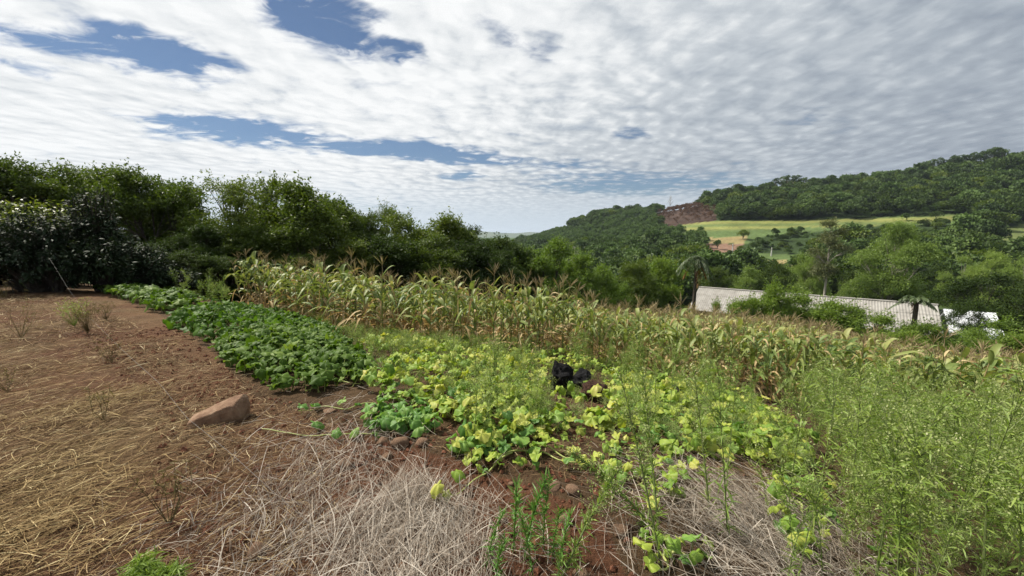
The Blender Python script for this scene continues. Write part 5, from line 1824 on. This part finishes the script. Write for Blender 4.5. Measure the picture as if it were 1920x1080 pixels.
for i, (a_, b_, h, n, g, lb) in enumerate([
    (165, 625, 0.55, 40, False, 'large brownish dry weed tuft on the red soil'), (140, 612, 0.5, 30, True, 'greenish weed growing in the large dry tuft'),
    (40, 635, 0.75, 14, False, 'thin upright dry weed near the left edge'), (200, 600, 0.35, 20, False, 'small dry weed right of the large dry tuft'),
    (210, 680, 0.4, 12, False, 'sparse dry weed below the large dry tuft'), (318, 985, 0.34, 9, False, 'thin dark dead weed standing on the straw in the foreground'),
    (195, 790, 0.35, 7, False, 'thin dead twig weed at the left of the large stone'), (15, 735, 0.3, 9, False, 'dead twig weed at the left edge'),
    (60, 548, 0.6, 26, True, 'greyish weed at the foot of the leftmost dark shrub'), (100, 545, 0.7, 20, True, 'upright weed under the leftmost dark shrub'),
    (220, 545, 0.9, 22, True, 'tall green weed in front of the rounded dark shrub'), (275, 545, 0.5, 22, True, 'small green weed by the far sweet potato mounds'),
    (335, 545, 0.9, 24, True, 'tall green weed at the right end of the dark shrubs'), (10, 560, 0.5, 26, False, 'dry weed at the far left end of the bare soil'),
    (270, 1100, 0.12, 60, True, 'small tuft of green grass at the bottom left'), (320, 1105, 0.1, 50, True, 'small pale green tuft at the bottom left')]):
    dry_weed(a_, b_, h, lb, 850 + i, n, g)


# ------------------------------------------------------------------ stones
def stone(px, py, size, label, seed, mat='stone', name='stone', flat=0.7, group='reddish stones on the soil', rot=None, sharp=0.25, sub=3, sink=0.25, cat='stone', tilt=(0, 0)):
    import bmesh
    r = np.random.default_rng(seed)
    bm = bmesh.new()
    bmesh.ops.create_icosphere(bm, subdivisions=sub, radius=1.0)
    planes = [(rand_dirs(r, 1)[0], r.uniform(0.55, 0.85)) for _ in range(9)]
    for v in bm.verts:
        c = np.array(v.co)
        for nvec, dd in planes:
            e = np.dot(c, nvec) - dd
            if e > 0:
                c = c - nvec * e * 0.9
        c *= 1 + sharp * 0.35 * vnoise(np.array([c[0] + c[2]]), np.array([c[1] - c[2]]), 2.2, seed, 3)[0]
        v.co = Vector(c)
    me = bpy.data.meshes.new(name)
    bm.to_mesh(me)
    bm.free()
    me.materials.append(M[mat])
    me.polygons.foreach_set('use_smooth', np.full(len(me.polygons), sub > 2))
    p = at(px, py)
    sz = size if hasattr(size, '__len__') else (size, size * 0.8, size * flat)
    return ob(name, me, None, (p[0], p[1], p[2] + sz[2] * (1 - 2 * sink) * 0.6), (tilt[0], tilt[1], r.uniform(0, 6.28) if rot is None else rot), sz, label, cat, group)


def big_stone():
    """wedge shaped slab with a flat upper face, higher at its right end"""
    import bmesh
    bm = bmesh.new()
    prof = [(-0.30, -0.10), (-0.29, 0.012), (-0.18, 0.055), (-0.02, 0.105), (0.14, 0.15), (0.235, 0.168), (0.262, 0.14), (0.27, 0.05), (0.25, -0.10)]
    r = np.random.default_rng(4)
    sec = []
    for k, (yy, sc, dz) in enumerate(((-0.10, 0.82, -0.045), (-0.085, 0.95, -0.012), (-0.03, 1.0, 0.0), (0.06, 1.0, 0.006), (0.12, 0.9, -0.015), (0.14, 0.75, -0.05))):
        sec.append([bm.verts.new((x * sc + r.normal() * 0.006, yy + r.normal() * 0.006 + 0.05 * x, z * sc + dz + r.normal() * 0.004)) for x, z in prof])
    n = len(prof)
    for k in range(len(sec) - 1):
        for i in range(n):
            bm.faces.new((sec[k][i], sec[k][(i + 1) % n], sec[k + 1][(i + 1) % n], sec[k + 1][i]))
    bm.faces.new(sec[0][::-1])
    bm.faces.new(sec[-1])
    bmesh.ops.recalc_face_normals(bm, faces=bm.faces)
    bmesh.ops.bevel(bm, geom=list(bm.edges), offset=0.006, segments=1, affect='EDGES')
    bmesh.ops.triangulate(bm, faces=bm.faces)
    bmesh.ops.subdivide_edges(bm, edges=bm.edges, cuts=2, use_grid_fill=True)
    for v in bm.verts:
        c = v.co
        v.co = c + c.normalized() * (0.007 * vnoise(np.array([c.x * 1 + c.z]), np.array([c.y - c.z]), 14, 3, 3)[0] + 0.012 * vnoise(np.array([c.x - c.z]), np.array([c.y + c.z]), 6, 9, 2)[0])
    me = bpy.data.meshes.new('large_stone')
    bm.to_mesh(me)
    bm.free()
    me.materials.append(M['stone'])
    p = at(412, 790)
    ob('large_stone', me, None, (p[0], p[1], p[2] + 0.035), (0.12, 0.0, 0.12), (0.76, 0.86, 0.98), 'large wedge shaped reddish stone lying on the bare soil', 'stone', 'reddish stones on the soil')


big_stone()
stone(484, 1040, (0.052, 0.04, 0.05), 'rounded reddish stone in the straw at the bottom left', 31, sink=0.2)
stone(462, 1052, 0.03, 'small stone beside the rounded stone at the bottom left', 60, sink=0.3)
stone(618, 772, (0.07, 0.05, 0.02), 'flat reddish stone behind the trailing vine', 32)
stone(716, 832, 0.055, 'left stone of the row below the green squash clump', 33)
stone(748, 835, 0.075, 'middle stone of the row below the green squash clump', 34)
stone(790, 832, 0.065, 'right stone of the row below the green squash clump', 35)
stone(725, 858, 0.045, 'small stone just below the stone row', 36)
stone(665, 922, 0.045, 'small reddish stone poking out of the straw', 37)
stone(650, 872, 0.06, 'flat brown stone left of the bare soil hollow', 38)
stone(858, 952, 0.045, 'small stone at the end of the thin creeping vine', 39)
stone(875, 908, 0.025, 'tiny stone right of the creeping vine', 40)
stone(958, 910, 0.026, 'tiny orange stone on the bare soil', 41)
stone(1037, 915, (0.06, 0.04, 0.025), 'flat orange stone on the bare soil at the centre', 42)
stone(1075, 925, 0.055, 'orange stone right of the flat stone at the centre', 43)
stone(1058, 978, 0.05, 'reddish stone right of the young shoots', 44)
stone(755, 1075, 0.05, 'reddish stone at the bottom edge in the straw', 45)
stone(940, 975, 0.035, 'small reddish stone between the young shoots', 46)
stone(1090, 1090, 0.06, 'reddish stone at the bottom edge right of the shoots', 47)
stone(425, 880, 0.025, 'tiny stone in the dry litter below the large stone', 48)
stone(1162, 1000, 0.05, 'dark reddish stone under the leaning weed', 49)
stone(1168, 900, 0.06, 'reddish clod beside the right straw patch', 50, 'clod')
# black rocks
def block_rock(px, py, size, label, seed, mat, rot=0.3, tilt=0.1):
    """broken block with flat faces, chipped edges and pits"""
    import bmesh
    r = np.random.default_rng(seed)
    bm = bmesh.new()
    bmesh.ops.create_cube(bm, size=2.0)
    bmesh.ops.bevel(bm, geom=list(bm.edges), offset=0.45, segments=1, affect='EDGES')
    bmesh.ops.triangulate(bm, faces=bm.faces)
    for v in bm.verts:
        v.co += Vector(r.normal(size=3) * 0.13)
    bmesh.ops.subdivide_edges(bm, edges=bm.edges, cuts=4, use_grid_fill=True)
    for v in bm.verts:
        c = v.co
        n_ = float(vnoise(np.array([c.x * 1.3 + c.z]), np.array([c.y * 1.3 - c.z]), 1.6, seed, 4)[0]) * 0.30 + float(vnoise(np.array([c.x - c.y]), np.array([c.z * 1.7 + c.y]), 4.0, seed + 1, 3)[0]) * 0.14
        v.co = c * (1 + n_)
    me = bpy.data.meshes.new('black_rock')
    bm.to_mesh(me)
    bm.free()
    me.materials.append(M[mat])
    p = at(px, py)
    ob('black_rock', me, None, (p[0], p[1], p[2] + size[2] * 0.8), (tilt, tilt * 0.6, rot), size, label, 'rock', 'black rocks in the squash')


block_rock(1054, 738, (0.14, 0.13, 0.215), 'upright black rock with a flat top standing in the squash', 51, 'black_rock', 0.4, 0.08)
block_rock(1112, 750, (0.165, 0.14, 0.11), 'lower dark rock with a brown side, right of the upright black rock', 52, 'brown_rock', 0.8, 0.15)
block_rock(1090, 728, (0.16, 0.12, 0.13), 'black rock half hidden behind the two front rocks', 53, 'black_rock', 1.3, -0.1)
block_rock(1265, 748, (0.13, 0.1, 0.1), 'small black rock hidden in the squash on the right', 54, 'black_rock', 0.2, 0.1)


# ------------------------------------------------------------------ clods, straw and litter
def clods():
    r = np.random.default_rng(900)
    poly = [(240, 1250), (300, 760), (420, 690), (520, 745), (700, 770), (860, 850), (1120, 890), (1230, 980), (1240, 1250)]
    pts = np.concatenate([ground_points(poly, 2600, 901), ground_points([(150, 640), (320, 610), (430, 690), (480, 760), (300, 780)], 1500, 902), ground_points([(640, 800), (740, 740), (1150, 730), (1420, 760), (1560, 900), (1240, 960), (900, 870)], 2600, 903)])
    n = len(pts)
    s = 0.004 + 0.026 * r.random(n) ** 4
    th = r.uniform(0, 6.28, n)
    base = np.array([(1, 0, 0), (-0.9, 0.2, 0), (0.1, 1, 0.1), (0, -0.9, 0), (0.1, 0, 0.8), (0, 0.1, -0.7)])
    F = np.array([(0, 2, 4), (2, 1, 4), (1, 3, 4), (3, 0, 4), (2, 0, 5), (1, 2, 5), (3, 1, 5), (0, 3, 5)])
    V = base[None] * s[:, None, None] * r.uniform(0.7, 1.3, (n, 6, 1))
    c, s_ = np.cos(th), np.sin(th)
    X = V[..., 0] * c[:, None] - V[..., 1] * s_[:, None]
    Y = V[..., 0] * s_[:, None] + V[..., 1] * c[:, None]
    V = np.stack([X + pts[:, 0, None], Y + pts[:, 1, None], V[..., 2] + Hn(pts[:, 0], pts[:, 1])[:, None] + 0.2 * s[:, None]], -1)
    mb = MB()
    mb.add(V.reshape(-1, 3), (F[None] + (np.arange(n) * 6)[:, None, None]).reshape(-1, 3))
    ob('soil_clods', mb.mesh('soil_clods', [M['clod']], False), label='small clods and grains of red soil', cat='soil', kind='stuff')


clods()


def lay(pts, az, L, W, lift, arch, r, k=3, wig=0.15):
    """stalks lying on the ground"""
    n = len(pts)
    d = np.stack([np.cos(az), np.sin(az)], -1)
    e = pts + d * L[:, None]
    z0 = Hn(pts[:, 0], pts[:, 1]) + lift
    z1 = Hn(e[:, 0], e[:, 1]) + lift + arch * r.uniform(0, 1, n)
    D = np.concatenate([d, ((z1 - z0) / L)[:, None]], 1)
    bend = np.concatenate([r.normal(size=(n, 2)) * wig, (-0.25 * arch / L * 2)[:, None] * 0], 1)
    side = nrm(np.stack([-d[:, 1], d[:, 0], r.normal(size=n) * 0.6], -1))
    base = np.concatenate([pts, z0[:, None]], 1)
    hump = np.stack([0 * L, 0 * L, arch * 0.4 / L], -1) * r.uniform(0, 1, (n, 1))
    return ribbon(base, D + hump, L, W, side, bend - hump, [0.8] + [1.0] * (k - 1) + [0.4])


def straw_tufts(tufts, label, name, mat, seed):
    """tufts: (px, py, count, direction spread, length, main azimuth)"""
    r = np.random.default_rng(seed)
    mb = MB()
    for (a_, b_, n, spread, L0, az0, rad) in tufts:
        c = at(a_, b_)[:2]
        pts = c + r.normal(size=(n, 2)) * rad
        az = az0 + r.normal(size=n) * spread
        L = L0 * (0.15 + 1.1 * r.random(n) ** 0.9)
        pts = pts - np.stack([np.cos(az), np.sin(az)], -1) * L[:, None] * 0.5
        mb.add(*lay(pts, az, L, 0.0012 + 0.0030 * r.random(n) ** 3, r.uniform(0.004, 0.05, n), 0.09, r, 4, 0.22))
    return ob(name, mb.mesh(name, [M[mat]], False), label=label, cat='straw', kind='stuff')


D2 = PI / 2
straw_tufts([
    (770, 940, 356, 0.57, 0.42, D2 + 0.1, 0.10), (700, 990, 299, 0.64, 0.4, D2 - 0.35, 0.13), (830, 1000, 322, 0.57, 0.42, D2 + 0.35, 0.13), (760, 1060, 356, 0.78, 0.4, D2 + 0.05, 0.15),
    (650, 1060, 105, 0.91, 0.36, D2 - 0.9, 0.19), (870, 1080, 95, 0.78, 0.36, D2 + 0.5, 0.15), (580, 930, 85, 0.71, 0.32, D2 - 0.1, 0.15), (610, 860, 105, 1.04, 0.34, 2.5, 0.25),
    (680, 850, 90, 0.91, 0.34, 2.4, 0.20), (540, 850, 65, 1.32, 0.28, 2.2, 0.28), (560, 790, 75, 1.32, 0.28, 0.4, 0.33), (520, 1010, 75, 1.32, 0.3, 0.6, 0.25), (450, 960, 65, 1.72, 0.26, 0.5, 0.30),
    (640, 770, 55, 1.18, 0.26, 0.3, 0.28), (740, 745, 37, 1.45, 0.24, 0.3, 0.22), (420, 1040, 65, 1.72, 0.26, 0.3, 0.25), (600, 900, 500, 1.60, 0.10, 0.8, 0.30), (760, 1000, 700, 1.60, 0.09, 0.8, 0.28), (640, 1040, 600, 1.60, 0.09, 0.8, 0.26), (500, 980, 400, 1.60, 0.09, 0.8, 0.28), (900, 1040, 400, 1.60, 0.09, 0.8, 0.2), (560, 1080, 75, 1.18, 0.3, 0.1, 0.22), (480, 900, 50, 1.99, 0.22, 0.8, 0.31),
    (950, 1060, 37, 1.18, 0.26, 1.9, 0.20), (830, 900, 30, 1.45, 0.28, 2.2, 0.20), (1040, 1060, 40, 1.72, 0.2, 1.5, 0.18)],
    'pale grey straw lying in tufts in the foreground', 'straw', 'straw', 910)
straw_tufts([
    (1290, 930, 120, 0.78, 0.40, 2.7, 0.22), (1370, 950, 356, 0.71, 0.44, 2.5, 0.21), (1450, 990, 356, 0.71, 0.44, 2.4, 0.21), (1320, 1000, 140, 0.91, 0.4, 2.6, 0.25), (1420, 1060, 322, 0.78, 0.42, 2.5, 0.21),
    (1540, 1050, 130, 0.78, 0.4, 2.4, 0.25), (1280, 1060, 90, 1.32, 0.34, 2.4, 0.25), (1620, 1020, 75, 1.04, 0.36, 2.0, 0.25), (1560, 960, 65, 0.91, 0.36, 2.2, 0.22), (1220, 910, 55, 1.04, 0.32, 2.9, 0.20),
    (1330, 940, 700, 1.60, 0.09, 0.8, 0.26), (1480, 1030, 700, 1.60, 0.09, 0.8, 0.28), (1180, 960, 45, 1.18, 0.3, 2.4, 0.18), (1650, 1080, 75, 1.18, 0.34, 1.9, 0.25), (1160, 1060, 50, 1.45, 0.28, 2.2, 0.20), (1380, 890, 75, 0.64, 0.4, 2.8, 0.18)],
    'greyish straw heap below the squash at the lower right', 'straw', 'straw', 911)


def litter():
    r = np.random.default_rng(920)
    mb, mg = MB(), MB()
    # brown cut grass over the left of the path
    A = [(-700, 1500), (-700, 640), (0, 640), (240, 700), (430, 800), (560, 980), (620, 1500)]
    p = ground_points(A, 30000, 921)
    d = vnoise(p[:, 0], p[:, 1], 0.9, 41, 3)
    p = p[d + r.normal(size=len(p)) * 0.25 > 0.02]
    n = len(p)
    az = 0.35 + 1.3 * vnoise(p[:, 0], p[:, 1], 0.6, 42, 2) + r.normal(size=n) * 1.25
    mb.add(*lay(p, az, 0.02 + 0.14 * r.random(n) ** 1.6, r.uniform(0.0018, 0.0046, n), r.uniform(0.0, 0.025, n), 0.03, r, 3, 0.35))
    B = [(-700, 640), (-700, 552), (120, 556), (250, 600), (330, 680), (240, 700), (0, 640)]
    p = ground_points(B, 22000, 922)
    d = vnoise(p[:, 0], p[:, 1], 0.5, 43, 3)
    p = p[d + r.normal(size=len(p)) * 0.35 > -0.2]
    n = len(p)
    mb.add(*lay(p, r.uniform(0, 6.28, n), r.uniform(0.05, 0.22, n), r.uniform(0.004, 0.008, n), r.uniform(0.0, 0.04, n), 0.06, r, 3, 0.3))
    C = [(230, 700), (330, 660), (430, 690), (520, 745), (640, 800), (620, 1100), (430, 1100), (330, 850)]
    p = np.concatenate([ground_points(C, 5200, 923), ground_points([(640, 800), (740, 740), (900, 720), (1150, 730), (1420, 760), (1560, 900), (1240, 960), (900, 870)], 7000, 924)])
    n = len(p)
    mb.add(*lay(p, r.uniform(0, 6.28, n), r.uniform(0.03, 0.16, n), r.uniform(0.0015, 0.0035, n), r.uniform(0.0, 0.02, n), 0.02, r, 3, 0.3))
    ob('cut_grass', mb.mesh('cut_grass', [M['litter']], False), label='brown cut dry grass lying over the bare soil', cat='dry grass', kind='stuff')
    # golden wisps
    for (a_, b_, k, rad, az0) in [(60, 700, 900, 0.5, 0.2), (110, 790, 700, 0.3, 0.5), (180, 760, 500, 0.25, 0.6), (40, 900, 700, 0.25, 0.5), (120, 930, 500, 0.2, 0.5), (30, 1000, 500, 0.18, 0.45), (160, 1040, 260, 0.15, 0.4),
                                  (20, 640, 700, 0.7, 0.2), (230, 740, 260, 0.2, 0.7), (110, 860, 400, 0.3, 0.4), (10, 590, 500, 0.9, 0.3), (-60, 780, 600, 0.4, 0.4), (-30, 1050, 400, 0.2, 0.4), (300, 640, 200, 0.3, 0.4)]:
        c = at(a_, b_)[:2]
        q = c + r.normal(size=(k, 2)) * rad
        mg.add(*lay(q, az0 + r.normal(size=k) * 0.8, r.uniform(0.04, 0.2, k), r.uniform(0.002, 0.0045, k), r.uniform(0.005, 0.035, k), 0.04, r, 4, 0.35))
    ob('golden_grass', mg.mesh('golden_grass', [M['litter_gold']], False), label='golden wisps of dry grass on the left of the path', cat='dry grass', kind='stuff')


litter()

# ------------------------------------------------------------------ slack wire running from the shrubs toward the camera
pts_w = []
for (a_, b_, hgt) in [(92, 483, None), (127, 540, 0.35), (163, 590, 0.22), (228, 655, 0.14), (300, 720, 0.10), (350, 783, 0.085), (433, 850, 0.06), (510, 920, 0.045), (633, 1027, 0.035), (720, 1105, 0.02)]:
    pts_w.append(at_y(92, 483, 10.0) if hgt is None else at(a_, b_, hgt) + np.array((0, 0, hgt)))
pts_w = np.array(pts_w)
k_ = np.linspace(0, 1, len(pts_w))
u_ = np.linspace(0, 1, 60)
Pw = np.stack([np.interp(u_, k_, pts_w[:, j]) for j in range(3)], -1)
ob('wire', MB().add(*tube(Pw - Pw[-1], 0.0009, 5)).mesh('wire', [M['wire']]), None, tuple(Pw[-1]), label='thin grey wire running from the dark shrubs across the bare soil', cat='wire')

# ------------------------------------------------------------------ air over the valley
hm, ht, hout = new_mat('haze')
pv = ht.node('ShaderNodeVolumePrincipled')
pv.inputs['Color'].default_value = (0.72, 0.84, 1.0, 1)
pv.inputs['Density'].default_value = 0.00009
pv.inputs['Anisotropy'].default_value = 0.2
ht.l.new(pv.outputs[0], hout.inputs['Volume'])
ob('haze', MB().add(*boxv(-27000, 27000, -90, 9200, -60, 125)).mesh('haze', [hm], False), label='thin bluish air over the valley', cat='haze', kind='stuff')
